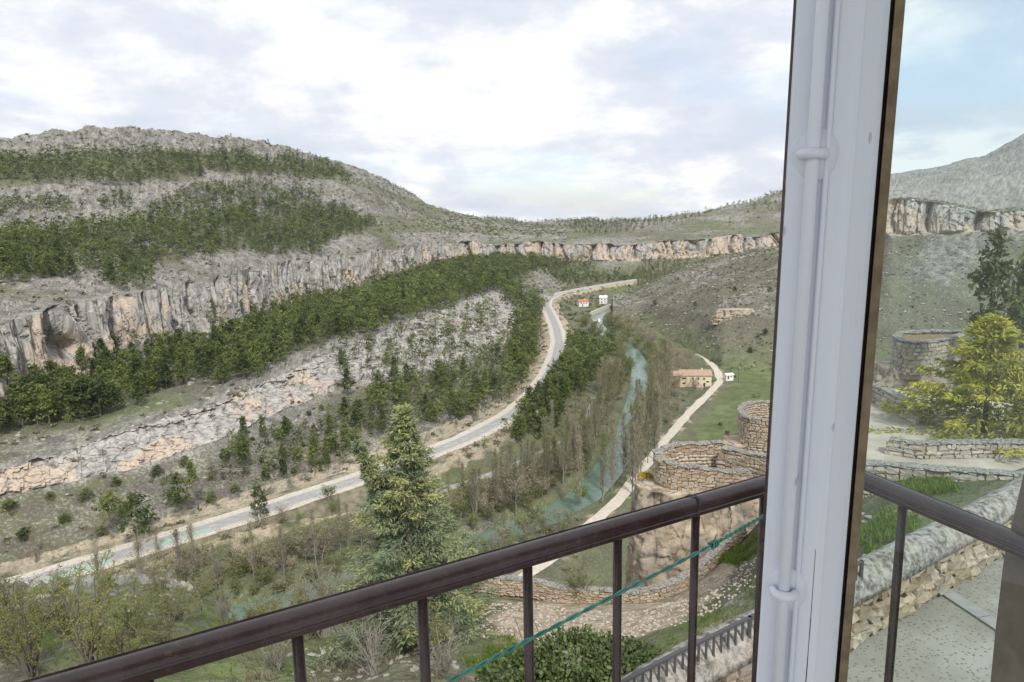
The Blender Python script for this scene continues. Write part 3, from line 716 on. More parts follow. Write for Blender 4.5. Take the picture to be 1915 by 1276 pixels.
def thin(pts, gap):
    """keeps points at least gap apart (grid hashing)"""
    keep = []; cell = {}
    for i, p_ in enumerate(pts):
        g = gap if np.ndim(gap) == 0 else gap[i]
        k = (int(p_[0] // 4), int(p_[1] // 4)); ok = True
        R_ = int(g // 4) + 1
        for a in range(-R_, R_ + 1):
            for c in range(-R_, R_ + 1):
                for q in cell.get((k[0] + a, k[1] + c), ()):
                    if (q[0] - p_[0]) ** 2 + (q[1] - p_[1]) ** 2 < g * g: ok = False; break
                if not ok: break
            if not ok: break
        if ok: keep.append(i); cell.setdefault(k, []).append(p_)
    return np.array(keep, int)
def scatter(surf, poly, n, gap, r_, thinfn=None):
    rag = 0.0 if surf == 'near' else 16.0          # ragged margins
    pts = surf_points(SURF[surf], n, r_, poly); px, py = proj(pts); k = inpoly(px + rag * fbm(pts, 22, 3), py + 0.6 * rag * fbm(pts + 60, 22, 3), poly) & (pts[:, 1] > 5)
    pts = pts[k]
    if thinfn is not None: pts = pts[r_.random(len(pts)) < thinfn(pts)]
    if gap: pts = pts[thin(pts, gap)]
    return pts
r1 = np.random.default_rng(21)
PINES = []      # (points, height range, where)
T1 = [(-340,900),(-150,850),(0,814),(80,800),(167,788),(247,762),(334,730),(400,718),(500,702),(568,657),(635,640),(700,622),(740,607),(850,575),(915,542),(960,545),(1010,560),(1012,600),(1003,670),(985,712),(960,700),(950,640),(968,600),(940,540),(1000,505),(1060,498),(1060,470),(870,478),(740,500),(560,548),(300,640),(150,690),(0,735),(-340,830)]
PINES.append((scatter('left', T1, 60000, 4.7, r1, lambda p: 0.12 + 0.88 * sstep(-0.32, 0.12, fbm(p + 3, 26, 3))), (6.0, 16.5), 'terrace'))
T2 = [(640,790),(700,730),(800,712),(900,680),(950,650),(985,640),(1000,690),(960,745),(900,778),(830,800),(720,790)]
PINES.append((scatter('left', T2, 60000, 4.6, r1), (6.5, 12), 'below'))
T2b = [(380,900),(440,830),(560,800),(650,770),(720,800),(640,870),(520,905)]
PINES.append((scatter('left', T2b, 60000, 4.6, r1), (5, 10), 'below'))
PINES.append((Pz(np.array([207,360,487,650,330,770,790,740,815,690,905,1000 - 110,640,455,260]), np.array([975,920,968,735,945,655,668,675,650,660,580,625,700,860,1000]), np.array([-84,-82,-91,-79,-85,-72,-73,-74,-73,-73,-66,-76,-78,-82,-88.0])), (9, 13), 'single'))
T6 = [(625,690),(640,655),(760,612),(900,575),(945,600),(945,650),(880,675),(780,705),(680,715)]
PINES.append((scatter('left', T6, 60000, 8.5, r1, lambda p: 0.25 + 0.75 * sstep(-0.1, 0.2, fbm(p + 13, 40, 2))), (5, 12), 'single'))
T3 = [(-340,600),(0,528),(140,522),(195,505),(200,545),(275,542),(285,492),(440,470),(470,467),(480,482),(590,474),(612,452),(690,432),(700,424),(640,392),(540,372),(430,392),(320,402),(250,416),(100,432),(0,442),(-340,480)]
PINES.append((scatter('left', T3, 60000, 4.3, r1, lambda p: 0.12 + 0.88 * sstep(-0.4, 0.0, fbm(p + 3, 24, 3))), (6, 13), 'plateau'))
T4 = [(-340,370),(0,341),(250,346),(430,322),(560,331),(650,337),(630,318),(560,300),(400,290),(230,285),(100,297),(0,302),(-340,330)]
PINES.append((scatter('left', T4, 60000, 5.2, r1), (9, 13), 'upper'))
for pl in ([(-340,430),(0,405),(90,402),(160,392),(100,382),(0,375),(-340,390)], [(195,392),(215,372),(250,378),(248,394)], [(285,385),(350,358),(420,350),(440,385),(380,392)], [(405,368),(420,345),(500,350),(530,372),(470,378)], [(540,365),(560,352),(600,362),(590,375)]):
    PINES.append((scatter('left', pl, 60000, 5.4, r1), (7, 10), 'plateau'))
# valley floor and far slope
PINES.append((scatter('floor', [(962,830),(975,770),(1030,715),(1055,660),(1080,640),(1140,660),(1135,690),(1090,720),(1060,770),(1010,825)], 60000, 4.6, r1, lambda p: (dist_to(ROAD, p[:, :2])[0] > 8).astype(float)), (9, 14), 'roadside'))
PINES.append((scatter('floor', [(900,850),(960,790),(975,800),(930,850)], 60000, 6, r1, lambda p: (dist_to(ROAD, p[:, :2])[0] > 7).astype(float)), (6, 9), 'roadside'))
PINES.append((scatter('far', [(860,500),(930,482),(1105,492),(1110,500),(1000,512),(1190,515),(1200,528),(1090,540),(1015,560),(940,545)], 60000, 6.0, r1), (10, 14), 'far'))
PINES.append((scatter('far', [(1200,490),(1300,484),(1440,474),(1460,455),(1440,462),(1300,500),(1220,510)], 60000, 8.0, r1), (7, 11), 'far'))
# plateau above the far cliff and the far ridges: sparser groves
PINES.append((scatter('far', [(900,440),(905,408),(1130,410),(1480,350),(1490,400),(1250,430),(1100,440),(1000,436)], 60000, 11.0, r1, lambda p: sstep(-0.05, 0.35, fbm(p, 160, 3))), (7, 11), 'far'))
PINES.append((scatter('left', [(0,300),(0,250),(150,232),(500,258),(760,345),(900,405),(900,440),(700,425),(640,340)], 14000, 11.0, r1, lambda p: 0.5 * sstep(0.0, 0.4, fbm(p, 60, 3))), (4, 7), 'upper'))
ALLP = np.concatenate([q[0] for q in PINES]); HH = np.concatenate([r1.uniform(*q[1], len(q[0])) for q in PINES]); WH = np.concatenate([[q[2]] * len(q[0]) for q in PINES])
kp_ = (proj(ALLP)[0] > -130); ALLP, HH, WH = ALLP[kp_], HH[kp_], WH[kp_]
ppx, ppy = proj(ALLP); dist = ALLP @ fwd; vis = (ppx > -20) & (ppx < 1500)
size = np.where(vis, HH / dist, 0); order = np.argsort(-size); NEARN = 300
LAB = {'terrace': ('dark green pine in the forest belt at the foot of the grey cliff', 'pines on the terrace below the cliff'),
       'below': ('small green pine on the stony slope between pale outcrop and road', 'pines on the slope above the road'),
       'single': ('lone green pine standing apart on the rocky ledges above the road', 'lone pines on the ledges'),
       'roadside': ('green pine in the dense grove between the bending road and the river', 'pines between road and river'),
       'plateau': ('olive green pine in the wood on the slope above the cliff', 'pines above the cliff'),
       'upper': ('pine in the upper wood under the rocky summit', 'pines below the summit'),
       'far': ('small pine at the far end of the gorge', 'far pines')}
for i in order[:NEARN]:
    k = int(r1.integers(NP)); h = float(HH[i]); w = h * float(r1.uniform(0.85, 1.25)); lb, gr = LAB[WH[i]]
    if WH[i] in ('terrace', 'plateau'):
        x_ = ppx[i]; lb = ('dark green pine in the belt below the grey cliff' if WH[i] == 'terrace' else 'olive green pine in the wood above the cliff') + ', ' + ('left end' if x_ < 160 else 'above the left ledges' if x_ < 330 else 'middle stretch' if x_ < 520 else 'behind the pale outcrop' if x_ < 900 else 'beside the road bend')
    o = thing('pine_tree', lb, 'tree', ALLP[i] - [0, 0, 0.3], float(r1.uniform(0, 6.28)), gr); o.scale = (w, w, h)
    add('trunk', pine_trunks[k], o); add('crown', pine_crowns[k], o)
def mass(name, pts, hs, ws, protos, mats, r_, kind='stuff', rot=True):
    V = []; Fc = []; TI = []; MI = []; n0 = 0; ch = r_.integers(len(protos), size=len(pts))
    for k, (v, f, nl) in enumerate(protos):
        idx = np.where(ch == k)[0]
        if not len(idx): continue
        a = r_.uniform(0, 6.28, len(idx)); ca, sa = np.cos(a), np.sin(a); X = v[None, :, 0] * ws[idx][:, None]; Y = v[None, :, 1] * ws[idx][:, None]
        vv = np.stack([ca[:, None] * X - sa[:, None] * Y, sa[:, None] * X + ca[:, None] * Y, v[None, :, 2] * hs[idx][:, None]], -1) + pts[idx][:, None, :]
        ff = f[None] + (n0 + np.arange(len(idx)) * len(v))[:, None, None]; n0 += len(idx) * len(v)
        V.append(vv.reshape(-1, 3)); Fc.append(ff.reshape(-1, f.shape[1])); TI.append(np.repeat(r_.random(len(idx)), len(v)))
        mi = np.zeros(len(f), int); mi[nl:] = 1; MI.append(np.tile(mi, len(idx)))
    me = make_mesh(name, np.concatenate(V), np.concatenate(Fc), mats, False, np.concatenate(MI), {'tint': np.concatenate(TI)})
    return tag(add(name, me), kind=kind)
rest = order[NEARN:]; rh = HH[rest]
o = mass('pine_forest', ALLP[rest] - [0, 0, 0.3], rh, rh * r1.uniform(1.0, 1.5, len(rest)), low, [M_PINE, M_BARK], r1)
tag(o, 'pine woods covering the terraces and slopes of the gorge', 'forest')
print('PINES', len(ALLP), {w: int((WH == w).sum()) for w in set(WH)})

# ---- scrub cushions and loose stones on the slopes
ico_v = []; 
gphi = (1 + 5 ** .5) / 2
ico_v = np.array([[-1,gphi,0],[1,gphi,0],[-1,-gphi,0],[1,-gphi,0],[0,-1,gphi],[0,1,gphi],[0,-1,-gphi],[0,1,-gphi],[gphi,0,-1],[gphi,0,1],[-gphi,0,-1],[-gphi,0,1]]) / 1.9
ico_f = np.array([[0,11,5],[0,5,1],[0,1,7],[0,7,10],[0,10,11],[1,5,9],[5,11,4],[11,10,2],[10,7,6],[7,1,8],[3,9,4],[3,4,2],[3,2,6],[3,6,8],[3,8,9],[4,9,5],[2,4,11],[6,2,10],[8,6,7],[9,8,1]])
rocks_p = [(ico_v * (1 + 0.28 * np.random.default_rng(300 + k).normal(size=(12, 3))) * [1, 0.8, 0.62], ico_f, 20) for k in range(6)]
scr_p = []
for k in range(6):
    r_ = np.random.default_rng(330 + k); c = r_.normal(size=(13, 3)) * [0.36, 0.36, 0.22] + [0, 0, 0.3]; v, f = rand_tris(c, r_.uniform(0.25, 0.46, 13), r_, 0.2); scr_p.append((v, f, 13))
M_SCRUB = mat_leaf('scrub', (0.075, 0.08, 0.045), (0.165, 0.16, 0.095), 0.1)
M_ROCK = mat_simple('loose_rock', (0.22, 0.21, 0.19), (0.36, 0.345, 0.31), 0.7, 0.95)
r2 = np.random.default_rng(31)
def scat_many(specs, r_):
    pts = []
    for sf, n, fn in specs:
        p_ = surf_points(SURF[sf], n, r_); px, py = proj(p_); k = (px > -40) & (px < 1960) & (p_ @ fwd > 12)
        p_ = p_[k]; p_ = p_[r_.random(len(p_)) < fn(p_)]; pts.append(p_)
    return np.concatenate(pts)
clump = lambda p: 0.25 + 0.75 * sstep(-0.1, 0.35, fbm(p + 7, 25, 3))
sp = scat_many([('left', 15000, clump), ('right', 12000, clump), ('floor', 20000, lambda p: clump(p) * (dist_to(ROAD[::3], p[:, :2])[0] > 8) * (dist_to(PATH[::3], p[:, :2])[0] > 4) * (dist_to(LANE[::3], p[:, :2])[0] > 4) * (dist_to(RIVER[::3], p[:, :2])[0] > 8) * np.where(p[:, 0] > np.interp(p[:, 1], [200, 228, 393, 600], [25, 38, 118, 118]), 0.12, 1)), ('far', 6000, clump)], r2)
hs = r2.uniform(0.8, 2.0, len(sp)) * np.interp(sp[:, 1], [100, 400, 1500], [0.7, 1, 1.8]) * np.where(sp[:, 2] < -95, 1.25, np.where(sp[:, 0] > 100, 0.62, 1.0))
o = mass('scrub', sp, hs, hs * r2.uniform(0.9, 1.6, len(sp)), scr_p, [M_SCRUB, M_SCRUB], r2); tag(o, 'low grey green scrub dotted over the stony slopes', 'scrub')
patchy = lambda p: 0.12 + 0.88 * sstep(0.05, 0.4, fbm(p + 77, 18, 3))
rp = scat_many([('left', 24000, patchy), ('right', 9000, lambda p: patchy(p) * 0.6)], r2)
rs = r2.uniform(0.35, 1.1, len(rp)) ** 1.6 * 1.25 * np.interp(rp[:, 1], [100, 400, 1500], [0.7, 1, 1.5])
o = mass('loose_stones', rp, rs, rs * r2.uniform(0.9, 1.5, len(rp)), rocks_p, [M_ROCK, M_ROCK], r2); tag(o, 'pale loose stones strewn over the valley sides', 'stones')

# ---- leafless and budding trees along the river
def branchy(r_, h, kind):
    """skeleton of a bare tree: returns tube mesh and twig tips. kind: 'poplar' or 'round'"""
    mb = MB(); tips = []
    zt = np.linspace(0, h * (0.97 if kind == 'poplar' else 0.62), 6); wob = 0.012 * h
    tr = np.stack([wob * np.sin(zt * 0.4 + r_.random() * 6) * zt / h, wob * np.cos(zt * 0.5 + r_.random() * 6) * zt / h, zt], 1)
    mb.tube(tr, np.linspace(0.011 * h, 0.002 * h, 6), 5, False)
    nb = 44 if kind == 'poplar' else 26
    for q in range(nb):
        u = r_.uniform(0.1, 0.97) if kind == 'poplar' else r_.uniform(0.3, 1.0)
        p0 = np.array([np.interp(u * zt[-1], zt, tr[:, 0]), np.interp(u * zt[-1], zt, tr[:, 1]), u * zt[-1]]); a = r_.random() * 6.283
        if kind == 'poplar':
            ln = h * (0.30 * (1 - u) ** 0.6 + 0.05) * r_.uniform(0.6, 1.1); out = 0.24
        else:
            ln = h * r_.uniform(0.22, 0.42); out = r_.uniform(0.5, 1.0)
        d = np.array([math.cos(a) * out, math.sin(a) * out, 1.0 if kind == 'poplar' else r_.uniform(0.3, 1.0)]); d /= np.linalg.norm(d)
        mid = p0 + d * ln * 0.5 + r_.normal(size=3) * 0.03 * ln; end = p0 + d * ln + np.array([0, 0, 0.12 * ln]) + r_.normal(size=3) * 0.05 * ln
        mb.tube([p0, mid, end], [0.0045 * h, 0.003 * h, 0.001 * h], 3, False)
        for s_ in np.linspace(0.25, 1, 7): tips.append((p0 * (1 - s_) + end * s_ + r_.normal(size=3) * 0.018 * h, d))
    return mb, tips
def tree_protos(kind, n, seed, per, L_, W_):
    out = []
    for k in range(n):
        r_ = np.random.default_rng(seed + k); mb, tips = branchy(r_, 1.0, kind)
        c = np.repeat(np.array([q[0] for q in tips]), per, 0); d = np.repeat(np.array([q[1] for q in tips]), per, 0)
        c = c + r_.normal(size=c.shape) * (0.012 if kind == 'poplar' else 0.028)
        dd = d + r_.normal(size=d.shape) * (0.35 if kind == 'poplar' else 0.8)
        v, f = leaf_quads(c, L_ * r_.uniform(0.6, 1.3, len(c)), W_ * r_.uniform(0.6, 1.3, len(c)), r_, 0.0, dd); out.append((mb, v, f))
    return out
M_TWIG = mat_leaf('bare_twigs', (0.20, 0.18, 0.125), (0.33, 0.30, 0.20), 0.2)
M_BUD = mat_leaf('budding_leaves', (0.13, 0.145, 0.055), (0.21, 0.225, 0.085), 0.3)
M_FRESH = mat_leaf('fresh_leaves', (0.12, 0.175, 0.03), (0.22, 0.29, 0.06), 0.35)
M_GBARK = mat_simple('grey_bark', (0.17, 0.155, 0.13), (0.30, 0.285, 0.25), 1.5)
TP = {'poplar': [(mb.mesh('poplar_limbs', M_GBARK), v, f) for mb, v, f in tree_protos('poplar', 4, 400, 2, 0.05, 0.006)],
      'round': [(mb.mesh('tree_limbs', M_GBARK), v, f) for mb, v, f in tree_protos('round', 4, 440, 3, 0.07, 0.012)],
      'bud': [(mb.mesh('tree_limbs', M_GBARK), v, f) for mb, v, f in tree_protos('round', 4, 480, 4, 0.05, 0.03)]}
CR = {}
for kd, lst in TP.items():
    for mt in (M_TWIG, M_BUD, M_FRESH):
        CR[kd, mt.name] = [make_mesh('tree_crown', v, f, mt) for _, v, f in lst]
r3 = np.random.default_rng(51)
def plant(kind, mat, p_, h, w, label, group, name):
    k = int(r3.integers(4)); o = thing(name, label, 'tree', np.asarray(p_) - [0, 0, 0.2], float(r3.uniform(0, 6.28)), group); o.scale = (h * w, h * w, h)
    add('trunk', TP[kind][k][0], o); add('crown', CR[kind, mat.name][k], o); return o
def along(ch, off, y0, y1, step, jit):
    o = outward(ch); k = np.where((ch[:, 1] > y0) & (ch[:, 1] < y1))[0]; out = []; s = arclen(ch); last = -99
    for i in k:
        if abs(s[i] - last) < step: continue
        last = s[i]; out.append([*(ch[i, :2] + o[i] * (off + r3.normal() * jit) + r3.normal(size=2) * jit * 0.5), -98.2])
    return np.array(out)
if True:
    sgn = 1.0 if outward(RIVER)[len(RIVER) // 2][0] > 0 else -1.0
    for off, st, y0, y1 in ((9.5, 6.0, 225, 330), (12, 4.5, 330, 400), (15, 5.5, 240, 390)):
        for p_ in along(RIVER, sgn * off, y0, y1, st, 1.2): plant('poplar', [M_TWIG, M_BUD][int(r3.random() < 0.4)], p_, r3.uniform(22, 31), r3.uniform(0.8, 1.2), 'tall slim poplar in the row along the right bank of the river', 'poplars on the right bank', 'poplar_tree')
    for off, st, y0, y1, mt, kd, hh in ((-13, 4.5, 205, 400, M_BUD, 'poplar', (15, 24)), (-19, 6, 215, 380, M_TWIG, 'poplar', (14, 22)), (-11, 7, 140, 330, M_TWIG, 'poplar', (14, 20)), (-15, 5, 140, 430, M_TWIG, 'round', (10, 15)), (-21, 6, 140, 430, M_BUD, 'round', (8, 13)), (-28, 9, 185, 330, M_TWIG, 'poplar', (11, 16)), (9, 4, 165, 215, M_BUD, 'bud', (7, 10)), (12, 4, 165, 218, M_TWIG, 'round', (8, 12)), (15, 5, 172, 222, M_BUD, 'round', (7, 10)), (-8, 6, 165, 235, M_BUD, 'bud', (5, 8)), (-11, 8, 330, 640, M_BUD, 'bud', (9, 13))):
        for p_ in along(RIVER, sgn * off, y0, y1, st, 2.2):
            if min(dist_to(ROAD[::2], p_[None, :2])[0][0] - 3, dist_to(LANE[::2], p_[None, :2])[0][0]) < 4: continue
            lb = {('poplar', 'budding_leaves'): 'slender yellow green poplar coming into leaf on the left bank', ('poplar', 'bare_twigs'): 'slim bare poplar on the left bank between lane and river', ('round', 'bare_twigs'): 'brown leafless tree in the riverside wood on the left bank', ('round', 'budding_leaves'): 'olive budding tree in the riverside wood on the left bank', ('bud', 'budding_leaves'): 'yellow green budding tree close to the water'}[kd, mt.name]
            plant(kd, mt, p_, r3.uniform(*hh), r3.uniform(0.9, 1.3), lb, 'trees of the left bank', 'poplar_tree' if kd == 'poplar' else 'riverside_tree')
    for off, st, y0, y1, mt, kd in ((10, 8, 400, 660, M_BUD, 'bud'), (18, 8, 380, 650, M_TWIG, 'round'), (28, 9, 400, 640, M_TWIG, 'round')):
        for p_ in along(RIVER, sgn * off, y0, y1, st, 3):
            if dist_to(PATH[::2], p_[None, :2])[0][0] < 4: continue
            plant(kd, mt, p_, r3.uniform(8, 13), r3.uniform(1.0, 1.4), 'budding tree on the right bank above the cream mill house' if kd == 'bud' else 'grey brown leafless tree on the right bank beyond the mill house', 'trees of the right bank upstream', 'riverside_tree')
    for p_ in scatter('floor', [(1195,545),(1200,520),(1300,512),(1310,530),(1260,560)], 30000, 9, r3): plant('poplar', M_BUD, p_, r3.uniform(15, 19), 1.6, 'pale green poplar in the plantation at the head of the valley', 'poplar plantation', 'poplar_tree')
    for p_ in scatter('far', [(1190,520),(1195,500),(1290,498),(1300,515)], 60000, 9, r3): plant('poplar', M_BUD, p_, r3.uniform(15, 19), 1.6, 'pale green poplar in the plantation at the head of the valley', 'poplar plantation', 'poplar_tree')
    # hand-placed ones along lane and road
    for px, py, z, h, kd, mt, lb in ((965,960,-97.5,17,'round',M_TWIG,'pale bare tree standing over the lane'), (467,1075,-97.5,8,'bud',M_FRESH,'bright green round bush beside the lane'), (530,975,-91.5,7,'round',M_TWIG,'small leafless tree at the road edge beside the lone pine'), (615,940,-91.5,7,'bud',M_BUD,'small budding tree at the road edge left of the cedar'),
                                     (365,1090,-97,17,'poplar',M_TWIG,'tallest slim bare poplar in front of the green road marking'), (300,1065,-97,13,'poplar',M_TWIG,'slim bare poplar left of the tallest roadside one'), (262,1062,-97,12,'poplar',M_TWIG,'bare roadside poplar between the two green markings'), (195,1068,-97,9,'round',M_TWIG,'small leafless tree beside the left green marking'), (70,1065,-93,11,'poplar',M_TWIG,'bare poplar at the left end of the road'), (1145,690,-97.5,9,'bud',M_FRESH,'fresh green tree at the end of the pine grove'), (1085,940,-98,8,'bud',M_FRESH,'green leafy tree at the near river bank')):
        plant(kd, mt, Pz(px, py, z), h, 1.2 if kd != 'bud' else 1.5, lb, None, 'poplar_tree' if kd == 'poplar' else 'tree')
    for p_ in scatter('floor', [(380,1120),(440,1060),(620,1010),(620,1060),(540,1110),(440,1140)], 40000, 4.5, r3): plant('bud', [M_BUD, M_TWIG, M_BUD][int(r3.integers(3))], p_, r3.uniform(4, 8), 1.4, 'olive shrub on the bank between the lane and the lower river', 'shrubs on the lower bank', 'riverside_shrub')
    for p_ in scatter('floor', [(840,960),(930,900),(1060,840),(1100,800),(1110,850),(1010,940),(900,1000)], 40000, 5.0, r3, lambda p: (dist_to(LANE[::2], p[:, :2])[0] > 4) * (dist_to(RIVER[::2], p[:, :2])[0] > 9) * 1.0): plant('bud' if r3.random() < .6 else 'round', [M_BUD, M_TWIG][int(r3.integers(2))], p_, r3.uniform(5, 10), 1.3, 'small scrubby tree in the thicket between lane and river', 'thicket between lane and river', 'riverside_shrub')
    for p_ in scatter('floor', [(1250,800),(1300,720),(1250,690),(1180,700),(1200,760)], 40000, 6, r3, lambda p: (dist_to(PATH[::2], p[:, :2])[0] > 4) * (dist_to(RIVER[::2], p[:, :2])[0] > 9) * 1.0): plant('round', M_TWIG, p_, r3.uniform(5, 9), 1.3, 'leafless shrub between the river and the mill house', 'shrubs beside the mill house', 'riverside_shrub')
for sg_ in (1, -1):
    for p_ in along(ROAD, sg_ * 11.0, 150, 420, 5.5, 1.6):
        if p_[0] * 1.0 < np.interp(p_[1], ROAD[:, 1], ROAD[:, 0]): continue
        if dist_to(LANE[::2], p_[None, :2])[0][0] < 3: continue
        p_[2] = -94.0; plant('bud' if r3.random() < .65 else 'round', [M_BUD, M_TWIG, M_FRESH, M_TWIG][int(r3.integers(4))], p_, r3.uniform(3.5, 7), 1.5, 'small scrubby tree on the bank just below the road', 'shrubs on the road bank', 'roadside_shrub')
tal = scatter('left', [(0,1050),(0,955),(250,895),(430,835),(600,765),(640,860),(420,935),(200,1000)], 30000, 9.0, r3)
for p_ in tal[:46]:
    h = float(r3.uniform(1.6, 4.2)); o = thing('slope_bush', 'dark green bush on the rubble slope above the left road', 'bush', p_ - [0, 0, 0.3], float(r3.uniform(0, 6)), 'bushes on the rubble slope'); o.scale = (h * 1.7, h * 1.7, h)
    add('trunk', pine_trunks[5], o); add('crown', pine_crowns[5 + int(r3.integers(2))], o)
# dark round junipers on the right slope
for px, py in ((1402,660), (1418,632), (1432,625), (1300,572), (1440,545), (1462,610), (1225,570), (1375,545)):
    j = PR.reshape(-1, 3); q = np.argmin((proj(j)[0] - px) ** 2 + (proj(j)[1] - py) ** 2); h = float(r3.uniform(3, 5))
    o = thing('juniper_bush', 'dark round juniper bush on the bare right hillside', 'bush', j[q] - [0, 0, 0.3], float(r3.uniform(0, 6)), 'junipers on the right hillside'); o.scale = (h * 1.5, h * 1.5, h)
    add('trunk', pine_trunks[5], o); add('crown', pine_crowns[5 + int(r3.integers(2))], o)
# ================================================================== masonry near the house
def mat_stone(name, c0, c1, c2, lich=0.35):
    t = NT(name); rnd = t.n('ShaderNodeObjectInfo').outputs['Random']; n = t.noise(7.0, 4, 0.65); m = t.noise(1.7, 3, 0.6)
    c = t.ramp(rnd, [(0.0, c0), (0.5, c1), (1.0, c2)]); c = t.mix(t.ramp(n, [(0.35, 0.5), (0.6, 0.0)]), c, tuple(q * 0.6 for q in c0))
    c = t.mix(t.ramp(m, [(0.52, 0.0), (0.66, lich)]), c, (0.22, 0.215, 0.20)); t.col(c); t.bump(n, 0.7, 0.04); return t.m
M_STONE = mat_stone('warm_stone', (0.37, 0.285, 0.195), (0.45, 0.37, 0.275), (0.52, 0.465, 0.385))
M_RUBBLE = mat_stone('rubble_stone', (0.36, 0.32, 0.25), (0.46, 0.41, 0.33), (0.54, 0.50, 0.43), 0.55)
M_DIRTY = mat_stone('stained_stone', (0.26, 0.20, 0.14), (0.38, 0.31, 0.22), (0.48, 0.42, 0.33), 0.5)
M_MORTAR = mat_simple('mortar', (0.27, 0.21, 0.145), (0.36, 0.29, 0.205), 5.0, 0.95, 0.6, 0.03)
tcp = NT('lichen_coping'); q1 = tcp.noise(9.0, 5, 0.75); q2 = tcp.noise(2.0, 3, 0.6)
cc_ = tcp.mix(tcp.ramp(q1, [(0.40, 0.0), (0.58, 1.0)]), (0.085, 0.082, 0.075), (0.33, 0.32, 0.295)); tcp.col(tcp.mix(tcp.ramp(q2, [(0.5, 0.0), (0.7, 0.45)]), cc_, (0.42, 0.37, 0.28))); tcp.bump(q1, 0.8, 0.04); M_COPING = tcp.m
def lump(seed, jit=0.17, rnd_=0.13):
    """a rough block, 1 x 1 x 1, origin in the middle: a box with split faces, corners pulled in and every point shaken"""
    r_ = np.random.default_rng(seed); g = np.array([-0.5, 0.0, 0.5]); ids = {}; V = []
    for i in range(3):
        for j in range(3):
            for k in range(3):
                if i == j == k == 1: continue
                p_ = np.array([g[i], g[j], g[k]]); ne = (i != 1) + (j != 1) + (k != 1)
                p_ = p_ * (1 - rnd_ * (ne - 1) * 0.5) + r_.normal(size=3) * jit * 0.35; ids[i, j, k] = len(V); V.append(p_)
    Q = []
    for ax in range(3):
        for s_ in (0, 2):
            for a in (0, 1):
                for c in (0, 1):
                    def id_(u, v):
                        x = [0, 0, 0]; x[ax] = s_; x[(ax + 1) % 3] = u; x[(ax + 2) % 3] = v; return ids[tuple(x)]
                    f_ = [id_(a, c), id_(a + 1, c), id_(a + 1, c + 1), id_(a, c + 1)]; Q.append(f_ if s_ == 2 else f_[::-1])
    return np.array(V), np.array(Q)
LUMPS = [lump(700 + k) for k in range(7)]
STONE_ME = {}
def stone_mesh(mat, k):
    key = (mat.name, k)
    if key not in STONE_ME: STONE_ME[key] = make_mesh('stone', LUMPS[k][0], LUMPS[k][1], mat, False)
    return STONE_ME[key]
r4 = np.random.default_rng(61)
def resample(path, step):
    path = np.asarray(path, float); s = np.concatenate([[0], np.cumsum(np.linalg.norm(np.diff(path[:, :2], axis=0), axis=1))])
    n = max(2, int(round(s[-1] / step)) + 1); u = np.linspace(0, s[-1], n); return np.stack([np.interp(u, s, path[:, k]) for k in range(3)], 1), s[-1]
def stone_wall(name, label, path, height, thick, ln, ch, mat, sides=(1,), coping=0.22, cop_h=0.13, cap=290, foot=0.5):
    """path: top line of the wall (x, y, z of the coping's underside); stones on the given sides, coping on top"""
    root = thing(name, label, 'wall', path[0] - np.array([0, 0, height])); inv = -np.array(root.location)
    fine, L_ = resample(path, 0.25); core = MB(); w = thick / 2 - 0.07
    core.sweep(fine + inv, [(-w, -height - foot), (w, -height - foot), (w, 0.0), (-w, 0.0)]); core.build('core', M_MORTAR, root)
    s = arclen(fine); T = np.gradient(fine, axis=0); T /= np.linalg.norm(T[:, :2], axis=1)[:, None]; cnt = 0
    def at_(u): return np.array([np.interp(u, s, fine[:, k]) for k in range(3)]), np.array([np.interp(u, s, T[:, k]) for k in range(3)])
    extra = MB()
    for sd_ in sides:
        zz = 0.0
        while zz < height:
            h_ = ch * r4.uniform(0.75, 1.3); u = -r4.random() * ln
            while u < s[-1]:
                l_ = ln * r4.uniform(0.5, 1.7); um = min(max(u + l_ / 2, 0), s[-1]); p_, t_ = at_(um); a = math.atan2(t_[1], t_[0]); nrm = np.array([math.sin(a), -math.cos(a), 0]) * sd_
                c = p_ + nrm * (thick / 2 - 0.08 + r4.normal() * 0.012); c[2] -= zz + h_ / 2 + r4.normal() * 0.02; k = int(r4.integers(7)); dep = 0.2
                sc = (l_ * 0.95, dep, h_ * 0.93); rz = a + (math.pi if sd_ < 0 else 0)
                if cnt < cap: add('stone', stone_mesh(mat, k), root, c + inv, (r4.normal() * 0.04, r4.normal() * 0.06, rz), sc); cnt += 1
                else:
                    v = LUMPS[k][0] * sc; ca, sa = math.cos(rz), math.sin(rz); v = np.stack([ca * v[:, 0] - sa * v[:, 1], sa * v[:, 0] + ca * v[:, 1], v[:, 2]], 1); extra.put(v + c + inv, LUMPS[k][1])
                u += l_
            zz += h_
    if extra.n: tag(extra.build('stones', mat, root, True), kind='stuff')
    if coping:
        u = 0.0
        while u < s[-1] - 0.05:
            l_ = min(coping * r4.uniform(2.4, 4.0), s[-1] - u); p_, t_ = at_(u + l_ / 2); a = math.atan2(t_[1], t_[0]); slope = math.atan2(t_[2], 1.0)
            add('coping_stone', stone_mesh(M_COPING, int(r4.integers(7))), root, p_ + inv + [0, 0, cop_h / 2 - 0.01], (0, -slope, a + r4.normal() * 0.01), (l_ * 1.03, thick + 0.1, cop_h * r4.uniform(0.9, 1.15))); u += l_
    return root
